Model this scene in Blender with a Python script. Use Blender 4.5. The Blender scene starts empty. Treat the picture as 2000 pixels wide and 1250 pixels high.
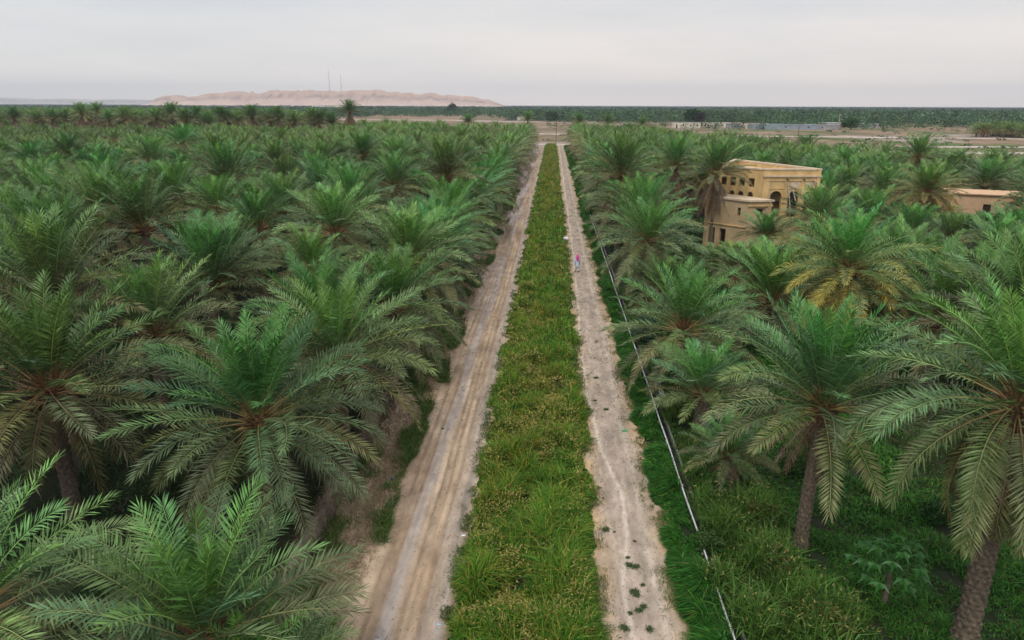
import bpy, math, random
import numpy as np
from math import radians as R, sin, cos, tan, pi
random.seed(7); rng = np.random.default_rng(7)
scene = bpy.context.scene
COL = scene.collection

# ------------------------------------------------------------------ camera, sky, sun, exposure
CAM_H = 16.0
PITCH, YAW, FPX = R(17.476), R(3.274), 1334.0
cd = bpy.data.cameras.new('camera'); cam = bpy.data.objects.new('camera', cd); COL.objects.link(cam)
cam.location = (0, 0, CAM_H); cam.rotation_euler = (pi/2 - PITCH, R(-0.18), YAW); cam.rotation_mode = 'XYZ'
cd.sensor_width = 36; cd.lens = 36*FPX/2000; cd.clip_start = .5; cd.clip_end = 40000
scene.camera = cam

SUN_EL, SUN_AZ = 58, 200          # degrees; azimuth the light comes from, measured from +Y clockwise
world = bpy.data.worlds.new("World"); scene.world = world; world.use_nodes = True
nt = world.node_tree; nt.nodes.clear()
def N(nt, typ, **kw):
    n = nt.nodes.new(typ)
    for k, v in kw.items():
        if k.startswith('i_'): n.inputs[k[2:].replace('_', ' ')].default_value = v
        else: setattr(n, k, v)
    return n
out = N(nt, 'ShaderNodeOutputWorld'); bg = N(nt, 'ShaderNodeBackground')
sky = N(nt, 'ShaderNodeTexSky', sky_type='NISHITA', sun_disc=False, sun_elevation=R(SUN_EL), sun_rotation=R(SUN_AZ), dust_density=3.0)
tc = N(nt, 'ShaderNodeTexCoord'); sep = N(nt, 'ShaderNodeSeparateXYZ')
nt.links.new(tc.outputs['Generated'], sep.inputs[0])
ramp = N(nt, 'ShaderNodeValToRGB'); cr = ramp.color_ramp
cr.elements[0].position = 0.0; cr.elements[0].color = (1.02, .87, .79, 1)
cr.elements[1].position = 1.0; cr.elements[1].color = (.80, .82, .86, 1)
e = cr.elements.new(.05); e.color = (.80, .735, .685, 1)
e = cr.elements.new(.3); e.color = (.74, .75, .79, 1)
e = cr.elements.new(.13); e.color = (.625, .62, .625, 1)
nt.links.new(sep.outputs['Z'], ramp.inputs[0])
mp = N(nt, 'ShaderNodeMapping'); mp.inputs['Scale'].default_value = (2.0, 2.0, 14.0)
nz = N(nt, 'ShaderNodeTexNoise', i_Scale=1.6, i_Detail=6.0, i_Roughness=.55)
nt.links.new(tc.outputs['Generated'], mp.inputs[0]); nt.links.new(mp.outputs[0], nz.inputs['Vector'])
cr2 = N(nt, 'ShaderNodeValToRGB'); c2 = cr2.color_ramp
c2.elements[0].position = .35; c2.elements[0].color = (.93, .935, .95, 1)
c2.elements[1].position = .62; c2.elements[1].color = (1.045, 1.02, 1.0, 1)
nt.links.new(nz.outputs['Fac'], cr2.inputs[0])
mul = N(nt, 'ShaderNodeMix', data_type='RGBA', blend_type='MULTIPLY'); mul.inputs[0].default_value = 1
nt.links.new(ramp.outputs[0], mul.inputs[6]); nt.links.new(cr2.outputs[0], mul.inputs[7])
# cooler, darker bank of cloud towards the left (west)
wst = N(nt, 'ShaderNodeMapRange'); wst.inputs['From Min'].default_value = -.75; wst.inputs['From Max'].default_value = .0
wst.inputs['To Min'].default_value = 1; wst.inputs['To Max'].default_value = 0
nt.links.new(sep.outputs['X'], wst.inputs[0])
cool = N(nt, 'ShaderNodeMix', data_type='RGBA', blend_type='MULTIPLY'); cool.inputs[7].default_value = (.87, .94, .99, 1)
nt.links.new(wst.outputs[0], cool.inputs[0]); nt.links.new(mul.outputs[2], cool.inputs[6])
sk = N(nt, 'ShaderNodeMix', data_type='RGBA', blend_type='MULTIPLY'); sk.inputs[0].default_value = 1; sk.inputs[7].default_value = (.1, .1, .1, 1)
nt.links.new(sky.outputs[0], sk.inputs[6])
mx = N(nt, 'ShaderNodeMix', data_type='RGBA'); mx.inputs[0].default_value = .92
nt.links.new(sk.outputs[2], mx.inputs[6]); nt.links.new(cool.outputs[2], mx.inputs[7])
nt.links.new(mx.outputs[2], bg.inputs[0]); bg.inputs[1].default_value = 1.25
nt.links.new(bg.outputs[0], out.inputs[0])
sd = bpy.data.lights.new('sun', 'SUN'); sun = bpy.data.objects.new('sun', sd); COL.objects.link(sun)
sd.energy = 1.5; sd.angle = R(14); sd.color = (1, .95, .87)
sun.rotation_euler = (R(90 - SUN_EL), 0, R(180 - SUN_AZ))
scene.view_settings.view_transform = 'Standard'; scene.view_settings.look = 'None'
scene.view_settings.exposure = 0.08; scene.view_settings.gamma = 1.0
scene.cycles.max_bounces = 5; scene.cycles.diffuse_bounces = 2; scene.cycles.glossy_bounces = 2
scene.cycles.transmission_bounces = 3; scene.cycles.volume_bounces = 0; scene.cycles.transparent_max_bounces = 4

# ------------------------------------------------------------------ helpers
def at(px, py, z=0.0):
    """world point at height z whose place in the 2000x1250 picture is px, py"""
    x = (px - 1000)/FPX; y = -(py - 625)/FPX
    f = cos(PITCH) + y*sin(PITCH); u = -sin(PITCH) + y*cos(PITCH)
    t = (z - CAM_H)/u
    f *= t; r = x*t
    return (r*cos(YAW) - f*sin(YAW), f*cos(YAW) + r*sin(YAW), z)
def atd(px, py, d):
    """world point on the ray through px, py at forward ground distance d"""
    x = (px - 1000)/FPX; y = -(py - 625)/FPX
    f = cos(PITCH) + y*sin(PITCH); u = -sin(PITCH) + y*cos(PITCH)
    t = d/f; r = x*t
    return (r*cos(YAW) - d*sin(YAW), d*cos(YAW) + r*sin(YAW), CAM_H + u*t)
def fwd(x, y): return y*cos(YAW) - x*sin(YAW)
def lat(x, y): return x*cos(YAW) + y*sin(YAW)

def vnoise(x, y, seed=0):
    xi = np.floor(x).astype(np.int64); yi = np.floor(y).astype(np.int64)
    fx = x - xi; fy = y - yi; fx = fx*fx*(3 - 2*fx); fy = fy*fy*(3 - 2*fy)
    def h(a, b):
        v = (a*374761393 + b*668265263 + seed*974711) & 0xffffffff
        v = ((v ^ (v >> 13))*1274126177) & 0xffffffff
        return ((v ^ (v >> 16)) & 0xffff)/65535.0
    return (h(xi, yi)*(1-fx) + h(xi+1, yi)*fx)*(1-fy) + (h(xi, yi+1)*(1-fx) + h(xi+1, yi+1)*fx)*fy
def fbm(x, y, seed=0, o=4):
    x = np.asarray(x, float); y = np.asarray(y, float); s = 0; a = .5; t = 0
    for i in range(o):
        s = s + a*vnoise(x*2**i, y*2**i, seed + i); t += a; a *= .55
    return s/t

def mesh_np(name, V, F, C=None, mat=None, smooth=False):
    """V (n,3); F list of (m,k) int arrays; C (n,3) point colours"""
    me = bpy.data.meshes.new(name)
    V = np.asarray(V, np.float32)
    F = [np.asarray(f, np.int32) for f in (F if isinstance(F, list) else [F]) if len(f)]
    li = np.concatenate([f.ravel() for f in F]); cnt = np.concatenate([np.full(len(f), f.shape[1], np.int32) for f in F])
    st = np.concatenate([[0], np.cumsum(cnt)[:-1]]).astype(np.int32)
    me.vertices.add(len(V)); me.vertices.foreach_set('co', V.ravel())
    me.loops.add(len(li)); me.loops.foreach_set('vertex_index', li)
    me.polygons.add(len(cnt)); me.polygons.foreach_set('loop_start', st)
    if smooth: me.polygons.foreach_set('use_smooth', np.ones(len(cnt), bool))
    me.update(calc_edges=True)
    if C is not None:
        a = me.attributes.new('Col', 'FLOAT_COLOR', 'POINT')
        cc = np.ones((len(V), 4), np.float32); cc[:, :3] = C; a.data.foreach_set('color', cc.ravel())
    if mat: me.materials.append(mat)
    return me
def link(name, me, parent=None, loc=None, rot=None, label=None, cat=None, group=None, kind=None):
    o = bpy.data.objects.new(name, me); COL.objects.link(o)
    if parent: o.parent = parent
    if loc is not None: o.location = loc
    if rot is not None: o.rotation_euler = rot
    if label: o['label'] = label
    if cat: o['category'] = cat
    if group: o['group'] = group
    if kind: o['kind'] = kind
    return o

class MB:
    """collects simple shapes into one mesh"""
    def __init__(s): s.v = []; s.f = []; s.n = 0
    def add(s, V, F):
        s.v += [tuple(p) for p in V]; s.f += [tuple(i + s.n for i in f) for f in F]; s.n += len(V)
    def box(s, c, d, rz=0, taper=1.0):
        x, y, z = d[0]/2, d[1]/2, d[2]/2; P = []
        for sz in (-1, 1):
            k = taper if sz > 0 else 1
            for sx, sy in ((-1, -1), (1, -1), (1, 1), (-1, 1)):
                a, b = sx*x*k, sy*y*k
                P.append((c[0] + a*cos(rz) - b*sin(rz), c[1] + a*sin(rz) + b*cos(rz), c[2] + sz*z))
        s.add(P, [(3,2,1,0), (4,5,6,7), (0,1,5,4), (1,2,6,5), (2,3,7,6), (3,0,4,7)])
    def tube(s, pts, rads, k=8, cap=True):
        pts = [np.array(p, float) for p in pts]; V = []; F = []
        for i, p in enumerate(pts):
            t = pts[min(i+1, len(pts)-1)] - pts[max(i-1, 0)]; t /= np.linalg.norm(t) + 1e-9
            ref = np.array((0, 0, 1.)) if abs(t[2]) < .9 else np.array((1., 0, 0))
            a = np.cross(t, ref); a /= np.linalg.norm(a); b = np.cross(t, a)
            for j in range(k):
                q = 2*pi*j/k; V.append(p + rads[i]*(a*cos(q) + b*sin(q)))
        for i in range(len(pts)-1):
            for j in range(k):
                F.append((i*k+j, i*k+(j+1) % k, (i+1)*k+(j+1) % k, (i+1)*k+j))
        if cap: F += [tuple(range(k)), tuple(reversed(range((len(pts)-1)*k, len(pts)*k)))]
        s.add(V, F)
    def wall(s, a, b, z0, z1, t, holes=()):
        """upright wall from a to b (xy), thickness t inward (left of a->b), with openings (u0,u1,v0,v1[,arch])"""
        a = np.array(a, float); b = np.array(b, float); L = np.linalg.norm(b - a); u = (b - a)/L; n = np.array((-u[1], u[0]))
        us = sorted({0.0, L} | {h[0] for h in holes} | {h[1] for h in holes}); vs = sorted({z0, z1} | {h[2] for h in holes} | {h[3] for h in holes})
        P = lambda uu, vv, k: (a[0] + u[0]*uu + n[0]*t*k, a[1] + u[1]*uu + n[1]*t*k, vv)
        for i in range(len(us)-1):
            for j in range(len(vs)-1):
                cu, cv = (us[i]+us[i+1])/2, (vs[j]+vs[j+1])/2
                if any(h[0] < cu < h[1] and h[2] < cv < h[3] for h in holes): continue
                q = [(us[i], vs[j]), (us[i+1], vs[j]), (us[i+1], vs[j+1]), (us[i], vs[j+1])]
                s.add([P(*c, 0) for c in q] + [P(*c, 1) for c in q], [(0,1,2,3), (7,6,5,4)])
        def rim(pl):
            for i in range(len(pl)):
                c, d = pl[i], pl[(i+1) % len(pl)]
                s.add([P(*c, 0), P(*d, 0), P(*d, 1), P(*c, 1)], [(0,1,2,3)])
        rim([(0, z0), (0, z1), (L, z1), (L, z0)])
        for h in holes:
            rim([(h[0], h[2]), (h[1], h[2]), (h[1], h[3]), (h[0], h[3])])
            if len(h) > 4:     # arch: fill the corners of the opening's head
                w = (h[1]-h[0])/2; cx = (h[0]+h[1])/2; rise = h[4]; zc = h[3] - rise
                for sg in (-1, 1):
                    arc = [(cx + sg*w*cos(q), zc + rise*sin(q)) for q in np.linspace(0, pi/2, 7)]
                    for i in range(6):
                        c, d = arc[i], arc[i+1]
                        top0, top1 = (c[0], h[3]), (d[0], h[3])
                        s.add([P(*c, .02), P(*d, .02), P(*top1, .02), P(*top0, .02)], [(0,1,2,3)])
                        s.add([P(*c, .02), P(*d, .02), P(*d, .98), P(*c, .98)], [(0,1,2,3)])
    def build(s, name, mat, parent=None, smooth=False, **kw):
        me = bpy.data.meshes.new(name); me.from_pydata(s.v, [], s.f); me.materials.append(mat)
        if smooth: me.polygons.foreach_set('use_smooth', [True]*len(me.polygons))
        me.update()
        return link(name, me, parent, **kw)
def empty(name, loc, label, cat, group=None, rz=0):
    o = link(name, None, loc=loc, rot=(0, 0, rz), label=label, cat=cat, group=group); o.empty_display_size = .5
    return o

# ------------------------------------------------------------------ materials
def mat(name, col=(.5, .5, .5), rough=.8, var=.25, scale=3.0, col2=None, attr=False, transl=0, spec=.3, bump=0, bscale=20, objvar=0, stretch=None, detail=5):
    m = bpy.data.materials.new(name); m.use_nodes = True; t = m.node_tree; t.nodes.clear()
    o = N(t, 'ShaderNodeOutputMaterial'); p = N(t, 'ShaderNodeBsdfPrincipled'); p.inputs['Roughness'].default_value = rough
    p.inputs['Specular IOR Level'].default_value = spec
    g = N(t, 'ShaderNodeTexCoord'); mpn = N(t, 'ShaderNodeMapping')
    t.links.new(g.outputs['Object'], mpn.inputs[0])
    if stretch: mpn.inputs['Scale'].default_value = stretch
    n = N(t, 'ShaderNodeTexNoise', i_Scale=scale, i_Detail=float(detail), i_Roughness=.6); t.links.new(mpn.outputs[0], n.inputs['Vector'])
    r = N(t, 'ShaderNodeValToRGB'); r.color_ramp.elements[0].position = .32; r.color_ramp.elements[1].position = .68
    if attr:
        at_ = N(t, 'ShaderNodeAttribute', attribute_name='Col')
        r.color_ramp.elements[0].color = (1-var, 1-var, 1-var, 1); r.color_ramp.elements[1].color = (1+var, 1+var, 1+var, 1)
        mm = N(t, 'ShaderNodeMix', data_type='RGBA', blend_type='MULTIPLY'); mm.inputs[0].default_value = 1
        t.links.new(at_.outputs['Color'], mm.inputs[6]); t.links.new(r.outputs[0], mm.inputs[7]); c = mm.outputs[2]
    else:
        c2_ = col2 or tuple(x*(1+var) for x in col); c1_ = col if col2 else tuple(x*(1-var) for x in col)
        r.color_ramp.elements[0].color = (*c1_, 1); r.color_ramp.elements[1].color = (*c2_, 1); c = r.outputs[0]
    t.links.new(n.outputs['Fac'], r.inputs[0])
    if objvar:
        oi = N(t, 'ShaderNodeObjectInfo'); hs = N(t, 'ShaderNodeHueSaturation')
        a = N(t, 'ShaderNodeMapRange'); a.inputs['To Min'].default_value = .5 - .035*objvar; a.inputs['To Max'].default_value = .5 + .012*objvar
        b = N(t, 'ShaderNodeMapRange'); b.inputs['To Min'].default_value = 1 - .25*objvar; b.inputs['To Max'].default_value = 1 + .3*objvar
        w = N(t, 'ShaderNodeTexWhiteNoise', noise_dimensions='1D')
        t.links.new(oi.outputs['Random'], a.inputs[0]); t.links.new(oi.outputs['Random'], w.inputs['W']); t.links.new(w.outputs['Value'], b.inputs[0])
        t.links.new(a.outputs[0], hs.inputs['Hue']); t.links.new(b.outputs[0], hs.inputs['Value']); t.links.new(c, hs.inputs['Color']); c = hs.outputs[0]
    t.links.new(c, p.inputs['Base Color'])
    if bump:
        bn = N(t, 'ShaderNodeTexNoise', i_Scale=float(bscale), i_Detail=6.0); bb = N(t, 'ShaderNodeBump', i_Strength=1.0, i_Distance=bump)
        t.links.new(mpn.outputs[0], bn.inputs['Vector']); t.links.new(bn.outputs['Fac'], bb.inputs['Height']); t.links.new(bb.outputs[0], p.inputs['Normal'])
    if transl:
        tr = N(t, 'ShaderNodeBsdfTranslucent'); ms = N(t, 'ShaderNodeMixShader'); ms.inputs[0].default_value = transl
        t.links.new(c, tr.inputs[0]); t.links.new(p.outputs[0], ms.inputs[1]); t.links.new(tr.outputs[0], ms.inputs[2]); t.links.new(ms.outputs[0], o.inputs[0])
    else: t.links.new(p.outputs[0], o.inputs[0])
    return m
M_LEAF = mat('palm_leaf', attr=True, rough=.48, var=.18, scale=.7, transl=.06, spec=.24, objvar=1)
M_TRUNK = mat('palm_trunk', (.155, .122, .085), .95, .5, 9, bump=.03, objvar=.6)
M_BASE = mat('leaf_base', (.17, .10, .05), .9, .5, 12, objvar=.6)
M_DEAD = mat('dead_frond', attr=True, rough=.9, var=.25, scale=2, spec=.1, objvar=.6)
M_GRASS = mat('grass_blade', attr=True, rough=.55, var=.15, scale=.5, transl=.25, spec=.3)
M_FOREST = mat('forest_leaf', attr=True, rough=.8, var=.2, scale=.02, spec=.15)
M_GROUND = mat('grove_floor', (.026, .022, .012), .95, .5, .35, col2=(.012, .034, .007), bump=.06, bscale=3)
M_SOIL = mat('track_soil', attr=True, rough=.95, var=.2, scale=1.6, bump=.03, bscale=14, stretch=(1, .45, 1), spec=.15)
M_OCHRE = mat('ochre_plaster', (.52, .35, .16), .9, .2, .9, col2=(.84, .58, .27), detail=9, stretch=(1, 1, .35), bump=.02, bscale=5)
M_OCHRE2 = mat('weathered_plaster', (.42, .30, .17), .9, .2, .8, col2=(.56, .41, .24), bump=.02, bscale=5)
M_COPE = mat('pale_coping', (.60, .47, .33), .9, .2, 2)
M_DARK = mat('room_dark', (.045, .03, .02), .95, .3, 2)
M_CONC = mat('concrete', (.42, .40, .37), .85, .25, 4, bump=.008)
M_CONC2 = mat('mossy_concrete', (.06, .065, .05), .9, .5, 2.5, col2=(.28, .27, .24), bump=.01)
M_RIM = mat('white_rim', (.66, .66, .65), .7, .18, 5)
M_MUD = mat('wet_mud', (.012, .014, .010), .6, .4, 2)
M_WALLMUD = mat('mud_wall', (.20, .16, .125), .95, .35, 2.5, bump=.05, bscale=8)
M_WOOD = mat('wood', (.13, .10, .08), .8, .3, 6)
M_WHITE = mat('white_paint', (.74, .73, .70), .8, .1, 1)
M_HILL = mat('hill_rock', attr=True, rough=.95, var=.1, scale=.01, spec=.05)

# ------------------------------------------------------------------ setting: ground, fields, tracks, hills
def grid(xs, ys, zf, cf=None, edge=None):
    X, Y = np.meshgrid(xs, ys)
    if edge is not None: X = edge(X, Y)
    Z = zf(X, Y); V = np.stack([X, Y, Z], -1).reshape(-1, 3)
    nx, ny = len(xs), len(ys); i = np.arange(nx-1)[None, :] + nx*np.arange(ny-1)[:, None]
    F = np.stack([i, i+1, i+1+nx, i+nx], -1).reshape(-1, 4)
    C = None if cf is None else cf(X, Y).reshape(-1, 3)
    return V, F, C
gx = np.concatenate([-np.geomspace(20000, 40, 22), np.linspace(-35, 35, 36), np.geomspace(40, 20000, 22)])
gy = np.concatenate([[-20000, -2000, -200, -40], np.linspace(-20, 120, 71), np.geomspace(125, 22000, 40)])
def gz(X, Y):
    k = np.clip((np.abs(X) - 11)/10, 0, 1)*np.clip(1 - Y/130, 0, 1)
    return k*(fbm(X*.3, Y*.3, 5) - .62)*.35
V, F, _ = grid(gx, gy, gz)
link('ground', mesh_np('ground', V, F, mat=M_GROUND, smooth=True), kind='structure')

# dry fields beyond the groves: patches of brown scrub, pale salt and green
def lerp(a, b, t): return a + (b - a)*t[..., None]
def fields_col(X, Y):
    a = fbm(X/26, Y/55, 11, 5); b = fbm(X/14, Y/40, 21, 4); c = fbm(X/60, Y/45, 31, 4)
    C = lerp(np.array((.28, .19, .13)), np.array((.18, .135, .085)), np.clip((a-.35)*3.3, 0, 1))
    C = lerp(C, np.array((.085, .13, .035)), np.clip((b-.50)*6, 0, .85)*np.clip((X+40)/180, .15, 1))
    C = lerp(C, np.array((.36, .29, .25)), np.clip((c-.62)*9, 0, 1)*.8)
    return C
def edge_y(X): return np.where(X > 0, np.clip(290 - np.maximum(X - 40, 0)*3.0, 150, 290), np.where(X > -30, 298, 305))
xs = np.linspace(-420, 900, 221); ys = np.linspace(0, 1, 150)
X, T = np.meshgrid(xs, ys); Y0 = edge_y(X); Y0 = np.where(X < -30, 330, Y0); Y1 = np.where(X > -60, 760, 1250) + 60*(fbm(X/80, X*0, 3) - .5)
Y = Y0 + (Y1 - Y0)*T**1.5
V = np.stack([X, Y, np.full_like(X, .03) + .5*fbm(X/9, Y/12, 8)*np.clip(np.minimum(T, 1-T)*8, 0, 1)*0 + .0], -1).reshape(-1, 3)
i = np.arange(220)[None, :] + 221*np.arange(149)[:, None]; F = np.stack([i, i+1, i+222, i+221], -1).reshape(-1, 4)
M_FIELD = mat('field_soil', attr=True, rough=.95, var=.3, scale=.22, bump=.3, bscale=.8, spec=.1, stretch=(1, .5, 1), detail=8)
link('fields', mesh_np('fields', V, F, fields_col(X, Y).reshape(-1, 3), M_FIELD, True), kind='structure')

def strip(name, pts, w, z, col, seed):
    """a dirt road across the fields, ragged at its edges"""
    P = np.array(pts, float); d = np.r_[0, np.cumsum(np.hypot(*np.diff(P, axis=0).T))]; s = np.arange(0, d[-1], 3.0)
    px = np.interp(s, d, P[:, 0]); py = np.interp(s, d, P[:, 1]); tx = np.gradient(px); ty = np.gradient(py); l = np.hypot(tx, ty); nx, ny = -ty/l, tx/l
    rows = []
    for k in (-1, -.4, .4, 1):
        ww = w/2*k*(1 + .5*(fbm(s/9, s*0 + k, seed) - .5)*2)
        rows.append(np.stack([px + nx*ww, py + ny*ww, np.full_like(s, z)], -1))
    V = np.stack(rows, 1).reshape(-1, 3); n = len(s)
    i = np.arange(3)[None, :] + 4*np.arange(n-1)[:, None]; F = np.stack([i, i+1, i+5, i+4], -1).reshape(-1, 4)
    C = np.array(col)*(0.85 + .3*fbm(V[:, 0]/8, V[:, 1]/8, seed + 3))[:, None]
    link(name, mesh_np(name, V, F, C, M_FIELD), kind='structure')
strip('dirt_road', [(-110, 312), (-40, 308), (5, 300), (60, 300), (130, 262), (230, 262), (430, 300)], 11, .06, (.52, .44, .38), 4)
strip('dirt_road', [(-300, 430), (-60, 415), (60, 405), (300, 372), (700, 400)], 12, .07, (.50, .42, .36), 5)
strip('dirt_road', [(-330, 800), (-100, 760), (-20, 700)], 40, .05, (.40, .32, .28), 6)
strip('dirt_road', [(150, 300), (230, 305), (420, 325), (560, 330)], 9, .065, (.48, .42, .38), 7)

# the two tracks, with real ruts
LT0, LT1, RT0, RT1 = -8.4, -2.95, 1.9, 4.85
def lt_c(Y): return (fbm(Y/30, Y*0, 41) - .5)*.5
def lt_z(X, Y):
    c = lt_c(Y); z = .07 + .05*(fbm(X*1.3, Y*.7, 42) - .5) + .03*(fbm(X*5, Y*2.5, 43) - .5)
    for xc, w, d in ((-5.75, .16, .05), (-5.35, .13, .03), (-4.55, .17, .055), (-4.2, .1, .03), (-3.85, .15, .04), (-6.3, .12, .02)):
        z = z - d*np.exp(-((X - xc - c - .25*(fbm(Y/9, Y*0 + xc, 44) - .5))/w)**2)*(.5 + fbm(X*0 + xc, Y/3, 45))
    z = z + np.clip(-6.9 - X, 0, 1.2)*.22*(.6 + fbm(X*1.5, Y*.8, 46)) + np.clip(X + 3.3, 0, .4)*.15
    return np.maximum(z, .012)
def lt_col(X, Y):
    c = lt_c(Y); n = fbm(X*1.5, Y*.25, 51, 5); m = fbm(X*2.2, Y*.6, 52, 5)
    C = lerp(np.array((.29, .205, .135)), np.array((.47, .355, .25)), np.clip((n-.3)*2.6, 0, 1))
    grey = np.exp(-((X + 4.95 - c - .3*(fbm(Y/7, Y*0, 53) - .5)*2)/.28)**2) + .9*np.exp(-((X + 3.3 - c)/.25)**2) + .5*np.exp(-((X + 3.75 - c)/.14)**2)
    C = lerp(C, np.array((.33, .285, .255)), np.clip(grey*(.35 + 1.1*m), 0, .9))
    salt = np.exp(-((X + 4.98 - c - .3*(fbm(Y/7, Y*0, 53) - .5)*2)/.10)**2)*np.clip((fbm(X*1.2, Y*.5, 54) - .56)*7, 0, 1)*np.clip(fbm(X*7, Y*3, 154)*3-1, 0, 1)
    C = lerp(C, np.array((.58, .55, .54)), np.clip(salt, 0, .8))
    for xc in (-5.75, -5.35, -4.55, -4.2, -3.85):
        g = np.exp(-((X - xc - c - .25*(fbm(Y/9, Y*0 + xc, 44) - .5))/.07)**2)*fbm(X*0 + xc, Y/2, 55)
        C = lerp(C, np.array((.21, .14, .09)), np.clip(g*1.3, 0, .8))
    bank = np.clip((-6.25 - X + .5*(fbm(X*.9, Y*.5, 57)-.5))/.5, 0, 1)*np.clip(fbm(X*.9, Y*.4, 56)*1.9 - .2, 0, 1)
    C = lerp(C, np.array((.28, .21, .145)), bank*.9)
    far = np.clip((Y - 45)/40, 0, 1)*np.clip((-4.5 + .7*(fbm(Y/11, Y*0, 59)-.5) - X)/.35, 0, 1)
    fc = lerp(np.array((.19, .145, .10)), np.array((.42, .35, .32)), np.clip((fbm(X*.9, Y*.09, 58)-.4)*4, 0, 1))
    C = lerp(C, fc, far*.9)
    st = fbm(X*7 + 1.3*fbm(Y/12, Y*0, 151), Y*.16, 152, 4); fn = fbm(X*9, Y*4, 153, 3)
    C = C*(1.08 + .75*(st - .5) + .35*(fn - .5))[..., None]
    return C
def ragged(x0, x1, a0, a1, seed):
    def f(X, Y):
        u = (X - x0)/(x1 - x0)
        e0 = (fbm(Y*.45, Y*0, seed, 5) - .5)*a0; e1 = (fbm(Y*.45, Y*0 + 9, seed + 7, 5) - .5)*a1
        e0 = e0 + (fbm(Y*2.6, Y*0, seed + 3, 4) - .5)*.45; e1 = e1 + (fbm(Y*2.6, Y*0 + 5, seed + 5, 4) - .5)*.5
        return X + e0*(1-u)**3 + e1*u**3
    return f
ysn = np.concatenate([np.arange(10, 70, .16), np.arange(70, 140, .4), np.arange(140, 300, 1.2)])
V, F, C = grid(np.linspace(LT0, LT1, 70), ysn, lt_z, lt_col, ragged(LT0, LT1, 1.0, .8, 61))
link('left_track', mesh_np('left_track', V, F, C, M_SOIL, True), kind='structure')
def trail(Y): return np.interp(Y, [10, 17.6, 20, 23, 26, 30, 36, 44, 58, 75, 120, 300], [2.9, 2.85, 2.75, 3.2, 3.3, 2.65, 2.35, 2.25, 2.45, 2.6, 2.6, 2.9])
def rt_z(X, Y):
    z = .06 + .05*(fbm(X*1.1, Y*.9, 72) - .5) + .03*(fbm(X*5, Y*3, 73) - .5)
    z = z - .03*np.exp(-((X - trail(Y))/.1)**2) - .02*np.exp(-((X - 3.9 - .3*(fbm(Y/9, Y*0, 78)-.5))/.16)**2)
    return np.maximum(z, .012)
def rt_col(X, Y):
    n = fbm(X*1.6, Y*.7, 74, 5); m = fbm(X*2.5, Y*1.1, 75, 5)
    C = lerp(np.array((.44, .37, .315)), np.array((.36, .305, .27)), np.clip((n-.3)*2.6, 0, 1))
    C = lerp(C, np.array((.31, .27, .245)), np.clip((m-.48)*4, 0, .7)*np.clip(1-abs(X-3.5)/1.1, 0, 1))
    e = np.clip(np.abs(X - 3.35)/1.4 - .45, 0, 1)*1.9
    C = lerp(C, np.array((.50, .36, .21)), np.clip(e*np.clip(fbm(X*2, Y*1.3, 76)*2.2-.5, 0, 1), 0, .75))
    C = lerp(C, np.array((.60, .545, .49)), np.clip(np.exp(-((X - trail(Y))/.085)**2)*(.4 + .9*m), 0, .8))
    C = lerp(C, np.array((.52, .46, .40)), np.clip(np.exp(-((X - 3.9 - .3*(fbm(Y/9, Y*0, 78)-.5))/.13)**2)*(n*1.2), 0, .6))
    C = lerp(C, np.array((.14, .15, .06)), np.clip((fbm(X*2.5, Y*1.2, 77, 4)-.60)*9, 0, .6)*np.exp(-((X - 3.45)/.45)**2)*np.clip(.35+(Y-60)/80, .35, 1))
    fn = fbm(X*8, Y*4, 163, 4); st = fbm(X*4, Y*.3, 164, 4)
    C = C*(.98 + .5*(fn - .5) + .45*(st - .5))[..., None]*np.array((1.03, .97, .89))
    return C
V, F, C = grid(np.linspace(RT0, RT1, 48), ysn, rt_z, rt_col, ragged(RT0, RT1, .8, 1.0, 81))
link('right_track', mesh_np('right_track', V, F, C, M_SOIL, True), kind='structure')

# mesa on the horizon and the low ridge behind it
def ridge(name, prof, D, depth, seed, c_top, c_low):
    """prof: (px, top py) pairs; built at forward distance D, metres"""
    px = np.arange(prof[0][0], prof[-1][0] + .01, 1.6); top = np.interp(px, [p[0] for p in prof], [p[1] for p in prof])
    n = len(px); base = np.array([atd(p, 205, D) for p in px]); hh = np.array([atd(p, t, D)[2] for p, t in zip(px, top)]) + 2
    J = 26; V = []; C = []; f = np.array((-sin(YAW), cos(YAW)))
    for j in range(J):
        u = j/(J-1); dist = -depth*.45 + depth*u
        # front slope: talus, cliff, plateau; then back slope
        if u < .45: k = np.interp(u, [0, .12, .24, .30, .36, .45], [0, .12, .38, .62, .88, 1.0])
        else: k = np.interp(u, [.45, .8, 1], [1, .85, 0])
        nn = fbm(px/22 + j*.07, px*0 + j*.35, seed, 5); gul = fbm(px/7, px*0 + j*.18, seed + 9, 4)
        z = hh*np.clip(k + (nn-.5)*.5*np.clip(4*k*(1.12-k), 0, 1) + (gul-.5)*.34*np.clip(4*k*(1.15-k), 0, 1), 0, 1.03)
        off = dist + (gul - .5)*depth*.16
        V.append(np.stack([base[:, 0] + f[0]*off, base[:, 1] + f[1]*off, z - .5], -1))
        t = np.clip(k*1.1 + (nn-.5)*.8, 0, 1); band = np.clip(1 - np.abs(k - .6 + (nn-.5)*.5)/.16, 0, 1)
        c = lerp(np.array(c_low), np.array(c_top), t); c = lerp(c, np.array(c_low)*.42, np.clip(band*gul*1.7, 0, 1)); C.append(c)  # dark cliff band; its contrast also paints in gully shade the flat light lacks
    V = np.stack(V, 0).reshape(-1, 3); C = np.clip(np.stack(C, 0).reshape(-1, 3), 0, 1)
    i = np.arange(n-1)[None, :] + n*np.arange(J-1)[:, None]; F = np.stack([i, i+1, i+1+n, i+n], -1).reshape(-1, 4)
    link(name, mesh_np(name, V, F, C, M_HILL), kind='structure')
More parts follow.
